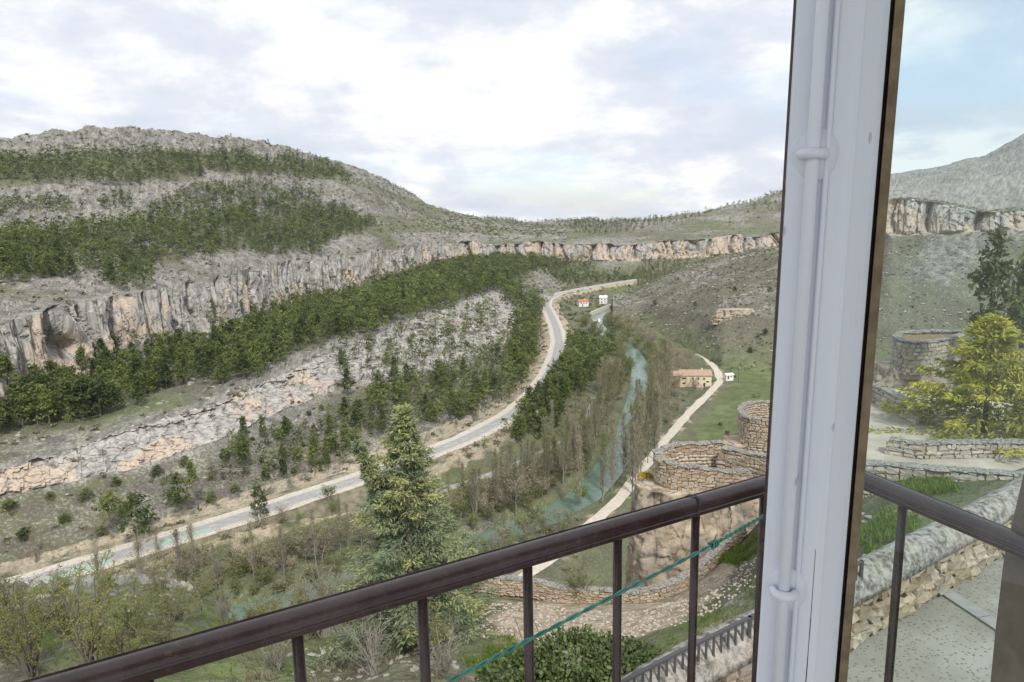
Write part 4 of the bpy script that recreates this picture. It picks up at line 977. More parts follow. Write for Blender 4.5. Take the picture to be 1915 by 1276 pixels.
def crag(name, label, centre, rad, z0, z1, seed, squash=(1, 1), lean=(0, 0), warm=0.5):
    """a standing rock: stacked rings pushed about by noise"""
    na, nz_ = 110, 60; A = np.linspace(0, 2 * math.pi, na, endpoint=False); Zs = np.linspace(0, 1, nz_)
    V = np.zeros((nz_, na, 3))
    for i, u in enumerate(Zs):
        rr_ = rad * (1.25 - 0.32 * u) * (1 if u < 0.97 else 1.0)
        V[i, :, 0] = rr_ * squash[0] * np.cos(A) + lean[0] * (1 - u); V[i, :, 1] = rr_ * squash[1] * np.sin(A) + lean[1] * (1 - u); V[i, :, 2] = z0 + (z1 - z0) * u
    V[..., :2] += centre; o = np.stack([np.cos(A), np.sin(A)], -1)[None]
    d = 0.13 * rad * fbm(V * [1, 1, 0.45] + seed, 2.4, 4, 0.5)
    ak = np.floor(A / (2 * math.pi) * 17 + 0.4 * np.sin(3 * A)).astype(int) % 64; Rk = np.random.default_rng(int(seed) + 5).random((64, 64))
    zk = np.floor((V[..., 2] - z0) / (0.9 + 1.1 * Rk[ak, 0])[None] + 5 * Rk[ak, 1][None]).astype(int) % 62 + 2; d = d + 0.12 * rad * (Rk[ak[None], zk] - 0.5) + 0.035 * rad * fbm(V + seed, 0.5, 3, 0.6)
    V[..., :2] += o * d[..., None]; V[..., 2] += 0.25 * fbm(V + seed, 1.4, 3) * (Zs < 0.99)[:, None]
    F_ = grid_faces(nz_, na); a = np.arange(nz_ * na).reshape(nz_, na); wrap = np.stack([a[:-1, -1], a[:-1, 0], a[1:, 0], a[1:, -1]], -1)
    vv = V.reshape(-1, 3); top = np.array([[*centre, z1]]); nt = len(vv); tri = np.stack([a[-1], np.roll(a[-1], -1), np.full(na, nt)], -1)
    quads = np.concatenate([np.stack([F_[:, 0], F_[:, 3], F_[:, 2], F_[:, 1]], -1), wrap]); vv = np.concatenate([vv, top])
    wz = np.concatenate([np.repeat(0.25 + warm * (1 - Zs), na), [0.2]]); var = np.clip(0.5 + 0.5 * fbm(vv + seed, 2.2, 4), 0, 1)
    me = make_mesh(name, vv, [quads, tri], M_CRAG, True, attrs={'warm': wz, 'top': wz * 0, 'var': np.stack([var, var, var], -1)}); return tag(add(name, me), label, 'rock')
tk = NT('crag_rock'); nn = tk.noise(1.6, 6, 0.68); st_ = tk.noise(1.2, 4, 0.6, tk.scalev(tk.pos(), (1, 1, 0.3)))
ck = tk.mix(tk.ramp(st_, [(0.35, 0.0), (0.62, 1.0)]), (0.33, 0.265, 0.19), (0.50, 0.425, 0.33)); ck = tk.mix(tk.ramp(tk.noise(0.7, 3, 0.6), [(0.5, 0.0), (0.68, 0.8)]), ck, (0.30, 0.285, 0.26))
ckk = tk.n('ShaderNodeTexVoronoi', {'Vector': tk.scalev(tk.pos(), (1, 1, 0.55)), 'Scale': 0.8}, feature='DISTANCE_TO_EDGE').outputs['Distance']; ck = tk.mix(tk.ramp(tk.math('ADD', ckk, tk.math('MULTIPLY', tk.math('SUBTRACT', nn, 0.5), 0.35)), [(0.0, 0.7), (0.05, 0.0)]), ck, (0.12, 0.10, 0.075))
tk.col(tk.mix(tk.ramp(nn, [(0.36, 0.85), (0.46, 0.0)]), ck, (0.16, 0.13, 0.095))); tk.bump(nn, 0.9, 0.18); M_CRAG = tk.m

# --- the lookout turret on its crag (the nearer one)
def ring(corners, z, n=9):
    """rounded chain through plan corners"""
    c = np.array(corners, float); out = []
    for k in range(len(c)):
        if k in (0, len(c) - 1): out.append(c[k]); continue
        a, b_, d = c[k - 1], c[k], c[k + 1]; p0 = b_ + (a - b_) * 0.42; p1 = b_ + (d - b_) * 0.42
        for u in np.linspace(0, 1, n): out.append((1 - u) ** 2 * p0 + 2 * u * (1 - u) * b_ + u * u * p1)
    out = np.array(out); return np.c_[out, np.full(len(out), z)]
def xy(px, py, z): return Pz(px, py, z)[:2]
zt_ = -15.0
rim = ring([xy(1352, 836, zt_), xy(1226, 842, zt_), xy(1236, 868, zt_), xy(1320, 872, zt_), xy(1400, 868, zt_)], zt_)
rim[:, 2] += np.interp(np.arange(len(rim)) / len(rim), [0, 0.3, 0.45, 0.7, 1.0], [0.15, 0.1, 0.0, -0.25, -0.5]) + 0.22 * fbm(rim, 1.3, 2)
stone_wall('lookout_turret', 'tan stone turret with grey rim on the crag below the railing', rim, 1.35, 0.5, 0.34, 0.2, M_STONE, (1, -1), 0.24, 0.17, 298, 0.6)
c0 = rim[:, :2].mean(0)
crag('rock_crag', 'tan rock crag carrying the nearer stone turret', c0 + [0.0, 0.0], 2.9, -27.0, -16.55, 3.0, (1.05, 0.72), (-0.3, 0.2))
crag('rock_boulder', 'pale boulder under the left edge of the nearer turret', xy(1225, 905, -17.3), 1.15, -23.0, -16.9, 9.0, (1.0, 0.8))
w_ = np.array([Pz(1352, 838, -14.7), Pz(1400, 850, -14.7), Pz(1450, 858, -14.5), Pz(1500, 858, -14.2)])
stone_wall('link_wall', 'low tan wall running right from the nearer turret', w_, 1.3, 0.5, 0.42, 0.24, M_STONE, (1, -1), 0.24, 0.16)
rim2 = ring([xy(1462, 752, -16), xy(1385, 756, -16), xy(1388, 782, -16), xy(1440, 790, -16), xy(1500, 785, -16)], -16.0)
stone_wall('far_turret', 'round tan turret behind the nearer one, half hidden by the window frame', rim2, 2.6, 0.5, 0.34, 0.2, M_STONE, (1, -1), 0.26, 0.2, 290)
crag('pale_crag', 'pale rock under the farther turret', rim2[:, :2].mean(0), 2.4, -30.0, -18.2, 21.0, (1.25, 0.8), (0, 0), 0.2)
# --- parapet along the cobbled path
pp = np.array([Pz(880, 1072, -20.6), Pz(930, 1080, -20.6), Pz(1000, 1086, -20.55), Pz(1050, 1100, -20.6), Pz(1120, 1104, -20.5), Pz(1190, 1108, -20.4), Pz(1240, 1098, -20.3), Pz(1290, 1072, -20.1), Pz(1325, 1045, -19.8), Pz(1350, 1015, -19.4), Pz(1390, 980, -18.8)])
stone_wall('parapet_wall', 'low curved stone parapet with grey coping along the cobbled path', pp, 0.85, 0.45, 0.28, 0.15, M_STONE, (1,), 0.26, 0.10, 290)
# --- street beside the house, its coped wall and fence
wz_ = -4.75
cw = np.array([Pz(1040, 1410, wz_), Pz(1300, 1246, wz_), Pz(1450, 1172, wz_), Pz(1600, 1095, wz_), Pz(1700, 1042, wz_), Pz(1800, 990, wz_), Pz(1905, 930, wz_), Pz(2050, 850, wz_)])
stone_wall('street_wall', 'rough stone wall with thick rounded lichen coping beside the pebble street', cw, 0.62, 0.42, 0.26, 0.16, M_DIRTY, (1,), 0.0, 0.26, 290)
half = [(0.27 * math.cos(a), -0.03 + 0.30 * math.sin(a)) for a in np.linspace(0, math.pi, 11)]
swr = [o for o in bpy.data.objects if o.name.startswith('street_wall')][0]; ff, ll = resample(cw, 0.12); jj = 0
ff = ff + 0.012 * np.stack([fbm(ff, 0.3, 3), fbm(ff + 9, 0.3, 3), fbm(ff + 5, 0.35, 3)], 1)
while jj < len(ff) - 3:
    j2 = min(jj + int(r4.integers(8, 14)), len(ff) - 1); MB().sweep(ff[jj:j2 + 1] - np.array(swr.location), half).build('coping_stone', M_COPING, swr, True); jj = j2
dirw = (cw[-1] - cw[0])[:2]; dirw /= np.linalg.norm(dirw); nw_ = np.array([dirw[1], -dirw[0]])
tp_ = NT('pebble_paving'); vv_ = tp_.n('ShaderNodeTexVoronoi', {'Vector': tp_.scalev(tp_.pos(), (1, 1, 0)), 'Scale': 18.0, 'Randomness': 0.75}).outputs['Distance']
pn = tp_.noise(1.4, 4, 0.6); base = tp_.mix(tp_.ramp(pn, [(0.35, 0.0), (0.65, 1.0)]), (0.235, 0.225, 0.195), (0.32, 0.31, 0.28))
peb = tp_.ramp(vv_, [(0.26, 1.0), (0.36, 0.0)]); tp_.col(tp_.mix(tp_.math('MULTIPLY', peb, tp_.ramp(tp_.noise(9.0, 1), [(0.38, 0.35), (0.55, 1.0)])), base, (0.20, 0.175, 0.14))); tp_.bump(peb, 0.6, 0.02); M_PEB = tp_.m
zs_ = -5.45
a_, c_ = cw[0][:2] + nw_ * 0.1 - dirw * 3, cw[-1][:2] + nw_ * 0.1 + dirw * 4
sv_ = np.array([[*a_, zs_], [*c_, zs_], [*(c_ + nw_ * 9), zs_], [*(a_ + nw_ * 9), zs_]])
tag(add('pebble_street', make_mesh('pebble_street', sv_, np.array([[0, 1, 2, 3]]), M_PEB)), kind='structure')
M_SLAB = mat_simple('grey_slab', (0.24, 0.24, 0.235), (0.32, 0.32, 0.31), 4.0, 0.85)
for q, (pa, pb) in enumerate(((1745, 1085), )):
    A = Pz(1742, 1092, zs_)[:2]; Bq = Pz(1868, 1175, zs_)[:2]; d = (Bq - A) / np.linalg.norm(Bq - A); n = np.array([-d[1], d[0]])
    m_ = MB(); 
    for k in range(4):
        p0 = A + d * (k * 0.62 - 0.3); p1 = p0 + d * 0.6
        vq = [[*(p0 - n * .11), zs_ + .004], [*(p1 - n * .11), zs_ + .004], [*(p1 + n * .11), zs_ + .004], [*(p0 + n * .11), zs_ + .004]]
        vq = vq + [[x, y, z + 0.03] for x, y, z in vq]; m_.put(vq, [[4, 5, 6, 7], [0, 1, 5, 4], [1, 2, 6, 5], [2, 3, 7, 6], [3, 0, 4, 7]])
    tag(m_.build('drain_kerb', M_SLAB), 'grey stone strip laid across the pebble street', 'kerb')
M_IRON = NT('painted_iron'); ni = M_IRON.noise(60.0, 4, 0.6); M_IRON.col((0.055, 0.057, 0.062)).rough(0.5).spec(0.5); M_FENCE = M_IRON.m
fz = -4.32; fp = np.array([Pz(1120, 1300, fz), Pz(1250, 1229, fz), Pz(1408, 1152, fz), Pz(1500, 1107, fz), Pz(1612, 1050, fz)])
fence = thing('metal_fence', 'short grey metal fence along the outer edge of the street wall', 'fence', fp[0]); inv = -fp[0]
MB().sweep(fp + inv, [(-.02, -.012), (.02, -.012), (.02, .012), (-.02, .012)]).build('top_rail', M_FENCE, fence)
MB().sweep(fp + inv - [0, 0, 0.36], [(-.015, -.01), (.015, -.01), (.015, .01), (-.015, .01)]).build('bottom_rail', M_FENCE, fence)
ff_, fl = resample(fp, 0.115); bar_me = MB().box((-.011, -.011, -.345), (.011, .011, -.012)).mesh('fence_bar', M_FENCE)
for p_ in ff_: add('bar', bar_me, fence, p_ + inv)
for k in (0, len(ff_) // 2, -1): add('post', MB().box((-.018, -.018, -1.3), (.018, .018, .012)).mesh('fence_post', M_FENCE), fence, ff_[k] + inv)
# --- esplanade and its walls, behind the window glass
M_ESP = mat_simple('trodden_earth', (0.33, 0.295, 0.24), (0.44, 0.405, 0.34), 0.9, 0.95, 0.4, 0.05)
eq = np.array([Pz(1560, 872, -9.62), Pz(1600, 770, -9.62), Pz(1640, 722, -9.62), Pz(1760, 742, -9.62), Pz(1960, 760, -9.62), Pz(2150, 800, -9.62), Pz(2150, 900, -9.62), Pz(1750, 880, -9.62)])
tag(add('esplanade', make_mesh('esplanade', eq, np.array([[7, 6, 5, 4, 3, 2, 1, 0]]), M_ESP)), kind='structure')
stone_wall('terrace_wall', 'rubble retaining wall below the pale esplanade', np.array([Pz(1540, 862, -9.5), Pz(1640, 868, -9.5), Pz(1760, 878, -9.45), Pz(1915, 890, -9.4), Pz(2050, 900, -9.4)]), 1.7, 0.5, 0.36, 0.23, M_RUBBLE, (1,), 0.2, 0.1, 290)
stone_wall('border_wall', 'knee high rubble wall edging the planted bed', np.array([Pz(1664, 822, -9.05), Pz(1720, 830, -9.05), Pz(1800, 828, -9.05), Pz(1960, 826, -9.05)]), 0.55, 0.45, 0.30, 0.2, M_RUBBLE, (1,), 0.18, 0.08, 290)
stone_wall('edge_parapet', 'pale parapet at the far edge of the esplanade', np.array([Pz(1585, 705, -8.8), Pz(1640, 722, -8.8), Pz(1685, 745, -8.8), Pz(1720, 760, -8.8)]), 0.9, 0.45, 0.5, 0.3, M_RUBBLE, (1,), 0.3, 0.12, 200)
rim3 = ring([xy(1800, 622, -11.2), xy(1688, 622, -11.2), xy(1672, 634, -11.2), xy(1700, 645, -11.2), xy(1760, 640, -11.2), xy(1800, 628, -11.2)], -11.2)
stone_wall('round_tower', 'round grey stone lookout tower beyond the esplanade', rim3, 2.6, 0.6, 0.5, 0.3, M_RUBBLE, (1,), 0.3, 0.25, 290)
crag('tower_rock', 'grey rock under the round lookout tower', rim3[:, :2].mean(0), 3.1, -26, -13.4, 33.0, (1.1, 0.85), (0, 0), 0.05)

# ================================================================== planted things near the house
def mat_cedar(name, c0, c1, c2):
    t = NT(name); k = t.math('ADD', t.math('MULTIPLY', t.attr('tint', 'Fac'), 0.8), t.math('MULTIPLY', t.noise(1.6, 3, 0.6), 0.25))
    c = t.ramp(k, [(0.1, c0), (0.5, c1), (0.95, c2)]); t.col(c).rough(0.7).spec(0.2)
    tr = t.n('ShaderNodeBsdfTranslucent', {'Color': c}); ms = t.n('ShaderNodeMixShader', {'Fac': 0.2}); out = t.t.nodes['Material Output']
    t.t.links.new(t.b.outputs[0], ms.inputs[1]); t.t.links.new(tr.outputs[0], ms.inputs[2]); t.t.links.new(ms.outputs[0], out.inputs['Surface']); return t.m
def cedar(name, label, base, H, Rmax, seed, mat, nbr=150, spray=(0.30, 0.075), dens=60, droop=0.28, leaders=(), flat=0.0):
    r_ = np.random.default_rng(seed); root = thing(name, label, 'tree', base); tm = MB()
    tm.tube([(0, 0, -0.4), (0.05, 0, H * 0.4), (0, 0.04, H * 0.8), (0, 0, H * 0.985)], [0.022 * H, 0.016 * H, 0.006 * H, 0.002 * H], 8); tm.build('trunk', M_BARK, root, True)
    br = MB(); C = []; D = []; TI = []
    axes = [(np.array([0., 0, 0]), np.array([0., 0, 1.0]), H, Rmax, nbr)] + list(leaders)
    for o0, ax, h_, R_, nb in axes:
        for q in range(nb):
            u = (q + r_.random()) / nb; u = 0.06 + 0.93 * u; a = q * 2.4 + r_.normal() * 0.4
            p0 = o0 + ax * (h_ * u); ln = R_ * (min(1, 1.12 * (1 - u) ** 0.95 + 0.03)) * r_.uniform(0.62, 1.12); rise = np.interp(u, [0, 0.6, 1], [0.05, 0.25, 0.9] if flat == 0 else [0.0, 0.1, 0.5])
            d = np.array([math.cos(a), math.sin(a), rise]); d /= np.linalg.norm(d); sg = np.linspace(0, 1, 6)
            pl = p0 + d * (ln * sg)[:, None] - np.array([0, 0, 1.0]) * (droop * ln * sg ** 1.8)[:, None] + np.array([0, 0, 1.0]) * (0.10 * ln * sg ** 5)[:, None]
            br.tube(pl, np.linspace(0.0032 * H * (ln / R_ + 0.25), 0.0009 * H, 6), 4, False)
            side = np.cross(d, [0, 0, 1.0]); side /= np.linalg.norm(side) + 1e-9; m = int(dens * (0.25 + ln / R_))
            s_ = r_.uniform(0.12, 1.0, m) ** 0.8; w_l = 0.34 * ln * (1.05 - s_) + 0.12; lat = r_.uniform(-1, 1, m)
            c = np.stack([np.interp(s_, sg, pl[:, k]) for k in range(3)], 1) + side * (lat * w_l)[:, None]; c[:, 2] += -0.28 * np.abs(lat) * w_l + r_.normal(size=m) * (0.06 if flat == 0 else 0.02)
            dd = d[None] * 0.8 + side * np.sign(lat)[:, None] * 0.75 + r_.normal(size=(m, 3)) * 0.35; dd[:, 2] -= 0.35 * (s_ > 0.3)
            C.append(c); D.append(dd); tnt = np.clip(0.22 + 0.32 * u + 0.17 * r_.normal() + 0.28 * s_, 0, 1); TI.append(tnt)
    tag(br.build('branches', M_BARK, root), kind='stuff'); C = np.concatenate(C); D = np.concatenate(D); TI = np.concatenate(TI)
    v, f = leaf_quads(C, spray[0] * r_.uniform(0.6, 1.3, len(C)), spray[1] * r_.uniform(0.7, 1.3, len(C)), r_, 0.0, D)
    v2, f2 = leaf_quads(C + r_.normal(size=C.shape) * 0.07, spray[0] * r_.uniform(0.5, 1.0, len(C)), spray[1] * r_.uniform(0.7, 1.3, len(C)), r_, 0.25, D + r_.normal(size=D.shape) * 0.6)
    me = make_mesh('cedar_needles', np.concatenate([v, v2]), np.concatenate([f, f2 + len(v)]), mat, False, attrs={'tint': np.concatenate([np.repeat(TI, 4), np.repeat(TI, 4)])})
    add('crown', me, root); return root
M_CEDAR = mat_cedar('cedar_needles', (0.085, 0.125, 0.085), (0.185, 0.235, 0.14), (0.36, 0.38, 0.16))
M_CEDARY = mat_cedar('golden_cedar_needles', (0.14, 0.17, 0.03), (0.32, 0.32, 0.05), (0.50, 0.46, 0.09))
tip = Pd(738, 758, 29.0); bs = np.array([tip[0] + 0.35, 29.0, -22.6])
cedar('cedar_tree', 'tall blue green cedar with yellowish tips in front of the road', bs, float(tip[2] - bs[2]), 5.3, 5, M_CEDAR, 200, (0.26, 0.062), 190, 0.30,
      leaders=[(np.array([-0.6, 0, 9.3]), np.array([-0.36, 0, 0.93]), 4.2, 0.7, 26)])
cb = Pz(1838, 812, -9.7)
cedar('golden_cedar', 'young golden green cedar on the esplanade seen through the glass', cb, 5.2, 4.6, 8, M_CEDARY, 75, (0.34, 0.08), 120, 0.16, flat=1.0)
for k, (px, py, H_) in enumerate(((1845, 640, 8.0), (1905, 690, 8.5), (1940, 640, 7.5))):
    b0 = Pd(px, py, 52.0 + 2 * k); o = thing('dark_conifer', ['tall dark green conifer behind the golden cedar', 'dark conifer at the right edge of the glass', 'dark conifer partly outside the right edge'][k], 'tree', b0 - [0, 0, 1.5]); o.scale = (H_ * 0.85, H_ * 0.85, H_ + 1.5)
    add('trunk', pine_trunks[k], o); add('crown', pine_crowns[k], o)

def near_shrub_proto(seed, nb, leaves, L_, W_, spread=0.55):
    r_ = np.random.default_rng(seed); mb = MB(); tips = []
    for q in range(nb):
        a = r_.random() * 6.283; out = r_.uniform(0.1, spread); h_ = r_.uniform(0.55, 1.0); p0 = np.array([r_.normal() * 0.03, r_.normal() * 0.03, -0.03])
        sg = np.linspace(0, 1, 6); pl = np.stack([p0[0] + math.cos(a) * out * sg ** 1.3, p0[1] + math.sin(a) * out * sg ** 1.3, h_ * sg], 1) + np.cumsum(r_.normal(size=(6, 3)) * 0.014, 0)
        mb.tube(pl, np.linspace(0.010, 0.002, 6), 4, False)
        for w in range(9):
            u = r_.uniform(0.3, 1.0); b0 = np.array([np.interp(u, sg, pl[:, k]) for k in range(3)]); d = r_.normal(size=3) * [1, 1, 0.5] + [math.cos(a) * .5, math.sin(a) * .5, 0.8]; d /= np.linalg.norm(d); e = b0 + d * r_.uniform(0.08, 0.26)
            mb.tube([b0, (b0 + e) / 2 + r_.normal(size=3) * .01, e], [0.0035, 0.0025, 0.001], 3, False)
            for s_ in np.linspace(0.2, 1, 8): tips.append((b0 * (1 - s_) + e * s_, d))
    c = np.array([q[0] for q in tips]); d = np.array([q[1] for q in tips]); k = r_.integers(len(c), size=leaves)
    v, f = leaf_quads(c[k] + r_.normal(size=(leaves, 3)) * 0.012, L_ * r_.uniform(0.6, 1.3, leaves), W_ * r_.uniform(0.6, 1.3, leaves), r_, 0.0, d[k] * 0.6 + r_.normal(size=(leaves, 3)) * 0.7); return mb, v, f
SH = [near_shrub_proto(900 + k, 16, 3200, 0.024, 0.013, 0.5) for k in range(3)]
SHL = [m.mesh('shrub_stems', M_BARK) for m, _, _ in SH]
M_YBUD = mat_leaf('yellow_buds', (0.17, 0.18, 0.05), (0.30, 0.31, 0.10), 0.35)
SHC = {m.name: [make_mesh('shrub_leaves', v, f, m) for _, v, f in SH] for m in (M_YBUD, M_BUD, M_FRESH)}
BARE = [near_shrub_proto(950 + k, 22, 500, 0.02, 0.008, 0.45) for k in range(2)]; BL = [m.mesh('bare_stems', M_GBARK) for m, _, _ in BARE]; BCR = [make_mesh('shrub_leaves', v, f, M_TWIG) for _, v, f in BARE]
def near_z(px, py):
    j = PN.reshape(-1, 3); x, y = proj(j); ok = (j @ fwd > 5); k = np.argmin(np.where(ok, (x - px) ** 2 + (y - py) ** 2, 1e12)); return j[k].copy()
def shrub(px, py, h, w, mat, label, k, bare=False):
    p_ = near_z(px, py); o = thing('bare_shrub' if bare else 'shrub', label, 'shrub', p_ - [0, 0, 0.1], float(r4.uniform(0, 6)), None); o.scale = (h * w, h * w, h)
    add('stems', (BL if bare else SHL)[k % (2 if bare else 3)], o); add('leaves', (BCR[k % 2] if bare else SHC[mat.name][k % 3]), o)
for q in [(60,1260,4.4,1.0,M_YBUD,'budding yellow green shrub at the far left above the rail',0), (165,1235,4.6,1.0,M_YBUD,'tallest budding shrub with dark forked stems at the left',1), (-40,1180,3.6,1.1,M_BUD,'olive shrub cut by the left edge',2), (250,1190,2.6,1.3,M_FRESH,'green leafy shrub in front of the grey rock',0), (330,1160,2.4,1.4,M_BUD,'grey green shrub right of the grey rock',2), (20,1150,2.6,1.3,M_BUD,'small olive shrub behind the leftmost one',1),
          (385,1215,2.2,1.3,M_YBUD,'low yellowish shrub just above the rail at left',0), (545,1185,3.0,1.2,M_YBUD,'pale yellow green shrub left of the cedar',1), (590,1195,2.6,1.2,M_BUD,'olive shrub at the foot of the cedar',2), (110,1120,1.8,1.4,M_FRESH,'small green shrub on the rock edge',1), (205,1105,1.5,1.5,M_FRESH,'tiny green shrub on top of the grey rock',0), (300,1110,1.6,1.4,M_BUD,'grey tuft shrub on the right end of the rock',2), (800,1230,2.0,1.3,M_BUD,'olive shrub below the rail under the cedar',0), (1075,1085,2.6,1.1,M_BUD,'thin shrub behind the parapet',2), (120,1190,3.2,1.2,M_BUD,'olive shrub between the two tall budding ones',0), (0,1230,3.4,1.2,M_YBUD,'budding shrub in the lower left corner',2), (230,1250,3.0,1.2,M_YBUD,'budding shrub low above the rail at left',0), (310,1230,2.6,1.3,M_BUD,'olive shrub close above the rail below the grey rock',1), (455,1200,2.6,1.2,M_BUD,'olive shrub on the edge above the lower river',2), (90,1160,2.0,1.5,M_FRESH,'low green shrub between pale stones',2), (375,1125,2.0,1.3,M_FRESH,'green shrub at the right flank of the grey rock',1), (500,1195,2.4,1.2,M_FRESH,'fresh green shrub left of the bare bushes',0), (880,1130,2.4,1.0,M_BUD,'olive shrub between the cedar and the parapet',1), (940,1235,0.8,1.6,M_FRESH,'bright green tuft at the start of the cobbled path',1)]: shrub(*q)
for q in [(610,1180,4.6,0.8,None,'bare brown many stemmed bush left of the cedar',0), (650,1215,3.8,0.8,None,'bare bush close against the cedar',1), (700,1260,2.6,1.0,None,'dry twiggy bush under the rail',0), (520,1250,2.4,1.1,None,'dry bush below the rail at left',1), (830,1265,2.0,1.1,None,'dry bush under the rail by the cedar',1), (420,1165,2.6,0.9,None,'grey leafless bush at the end of the rock',0)]: shrub(*q, bare=True)
# ivy hedge below the street wall
def leaf_mound(name, label, lobes, n, L_, W_, mat, seed, cat='hedge'):
    r_ = np.random.default_rng(seed); C = []; D = []; vol = np.array([q[1][0] * q[1][1] for q in lobes]); vol = vol / vol.sum()
    for (c, rad), w in zip(lobes, vol):
        m = int(n * w); d = r_.normal(size=(m, 3)); d /= np.linalg.norm(d, axis=1)[:, None]; d[:, 2] = np.abs(d[:, 2]) * np.where(r_.random(m) < 0.75, 1, -1)
        rr_ = r_.uniform(0.72, 1.05, m) * (1 + 0.22 * fbm(d * 2 + seed, 1.0, 3)); C.append(np.asarray(c) + d * np.asarray(rad) * rr_[:, None]); D.append(d + r_.normal(size=(m, 3)) * 0.7)
    C = np.concatenate(C); D = np.concatenate(D); b0 = np.array([C[:, 0].mean(), C[:, 1].mean(), C[:, 2].min()]); root = thing(name, label, cat, b0)
    v, f = leaf_quads(C - b0, L_ * r_.uniform(0.6, 1.3, len(C)), W_ * r_.uniform(0.6, 1.3, len(C)), r_, 0.5, D)
    add('leaves', make_mesh('hedge_leaves', v, f, mat, attrs={'tint': np.repeat(r_.random(len(C)), 4)}), root); st = MB()
    for (c, rad) in lobes:
        for q in range(7):
            e = np.asarray(c) + r_.normal(size=3) * np.asarray(rad) * 0.5; s0 = np.array([c[0] + r_.normal() * 0.3, c[1] + r_.normal() * 0.3, b0[2]]); st.tube([s0 - b0, (s0 + e) / 2 - b0 + r_.normal(size=3) * 0.1, e - b0], [0.03, 0.02, 0.008], 5, False)
    st.build('stems', M_BARK, root); return root
M_IVY = mat_leaf('ivy', (0.035, 0.06, 0.022), (0.13, 0.175, 0.065), 0.15)
hb = lambda px, py, d: Pd(px, py, d)
leaf_mound('ivy_hedge', 'dense glossy green hedge below the railing in front of the cobbled path', [(hb(1085, 1255, 13.0), (1.25, 0.9, 0.75)), (hb(985, 1285, 12.6), (0.95, 0.8, 0.65)), (hb(1180, 1260, 12.6), (0.8, 0.8, 0.5)), (hb(1100, 1345, 12.0), (1.9, 1.0, 0.8))], 15000, 0.11, 0.075, M_IVY, 41)
leaf_mound('gorse_bush', 'yellow flowering bush beside the left edge of the turret', [(Pd(1208, 893, 42.5), (0.42, 0.4, 0.3))], 500, 0.12, 0.09, mat_leaf('gorse_flowers', (0.16, 0.15, 0.03), (0.62, 0.44, 0.03), 0.2), 43, 'bush')
leaf_mound('gorse_bush', 'yellow flowering bush on the boulder just above the rail', [(Pd(1213, 936, 42.0), (0.36, 0.35, 0.28))], 420, 0.12, 0.09, bpy.data.materials['gorse_flowers'], 45, 'bush')
leaf_mound('crag_bush', 'dark green bush on the boulder under the turret', [(Pd(1250, 898, 41.6), (0.5, 0.4, 0.32))], 500, 0.12, 0.07, M_IVY, 47, 'bush')
for q_, (px, py, d_, rr_) in enumerate(((1262, 915, 40.6, 0.42), (1300, 930, 40.4, 0.36), (1255, 1010, 40.2, 0.3), (1360, 905, 40.6, 0.4), (1290, 1060, 39.6, 0.4), (1232, 925, 41.2, 0.36))): leaf_mound('crag_bush', ['low green bush under the front of the turret', 'small bush on the ledge right of centre under the turret', 'tuft on the face of the crag', 'bush beside the link wall', 'tuft at the foot of the crag', 'tuft left of the boulder'][q_], [(Pd(px, py, d_), (rr_, rr_, rr_ * 0.7))], 260, 0.13, 0.06, M_BUD if q_ % 2 else M_IVY, 147 + q_, 'bush')
# grass, cobbles and dry litter on the near ground
def tufts(poly, n, h0, h1, mat, name, label, seed, per=5):
    r_ = np.random.default_rng(seed); p_ = np.concatenate([scatter('near', pl, n, 0, r_, lambda q: sstep(-0.25, 0.25, fbm(q + seed, 2.5, 3))) for pl in poly]); m = len(p_) * per
    c = np.repeat(p_, per, 0) + r_.normal(size=(m, 3)) * [0.09, 0.09, 0]; d = r_.normal(size=(m, 3)) * [0.45, 0.45, 0] + [0, 0, 1]
    v, f = leaf_quads(c, r_.uniform(h0, h1, m), 0.035, r_, 0.0, d); me = make_mesh(name, v, f, mat, attrs={'tint': np.repeat(r_.random(m), 4)}); tag(add(name, me), label, 'grass', kind='stuff')
M_GRASS = mat_leaf('grass_blades', (0.09, 0.15, 0.028), (0.17, 0.25, 0.05), 0.3)
tufts([[(870,1260),(880,1200),(960,1195),(975,1225),(930,1262)], [(1330,1010),(1345,975),(1440,940),(1440,1020),(1380,1060),(1320,1050)], [(1330,1150),(1360,1105),(1440,1070),(1440,1140),(1360,1165)], [(1180,1200),(1260,1185),(1330,1150),(1400,1160),(1300,1215)], [(1590,990),(1650,960),(1720,960),(1700,1010),(1620,1040)], [(1680,900),(1760,895),(1790,920),(1700,930)]], 2600, 0.18, 0.4, M_GRASS, 'grass', 'fresh green grass patches beside the cobbled path', 71)
tufts([[(-60,1260),(-40,1120),(330,1085),(420,1160),(560,1200),(560,1270)]], 2600, 0.15, 0.45, M_FRESH, 'ground_cover', 'mixed green ground cover on the slope at left', 73, 4)
tufts([[(440,1290),(470,1200),(860,1180),(880,1290)]], 2200, 0.12, 0.4, mat_leaf('dry_litter', (0.13, 0.10, 0.07), (0.27, 0.23, 0.16), 0.2), 'dry_litter', 'dry stalks and leaf litter under the railing', 75, 4)
r5 = np.random.default_rng(81)
def cobbles(poly, n, s0, s1, mat, name, label):
    p_ = np.concatenate([scatter('near', pl, n, 0, r5) for pl in poly]); s_ = r5.uniform(s0, s1, len(p_)); o = mass(name, p_, s_, s_ * 1.2, rocks_p, [mat, mat], r5); tag(o, label, 'stones')
M_COB = mat_leaf('path_cobbles', (0.30, 0.255, 0.21), (0.47, 0.415, 0.35), 0.0)
cobbles([[(885,1195),(900,1130),(1000,1125),(1060,1140),(1200,1145),(1290,1115),(1340,1075),(1420,1040),(1430,1090),(1330,1150),(1200,1190),(1040,1200),(960,1200)]], 9000, 0.04, 0.10, M_COB, 'cobblestones', 'loose pale cobbles covering the path inside the parapet')
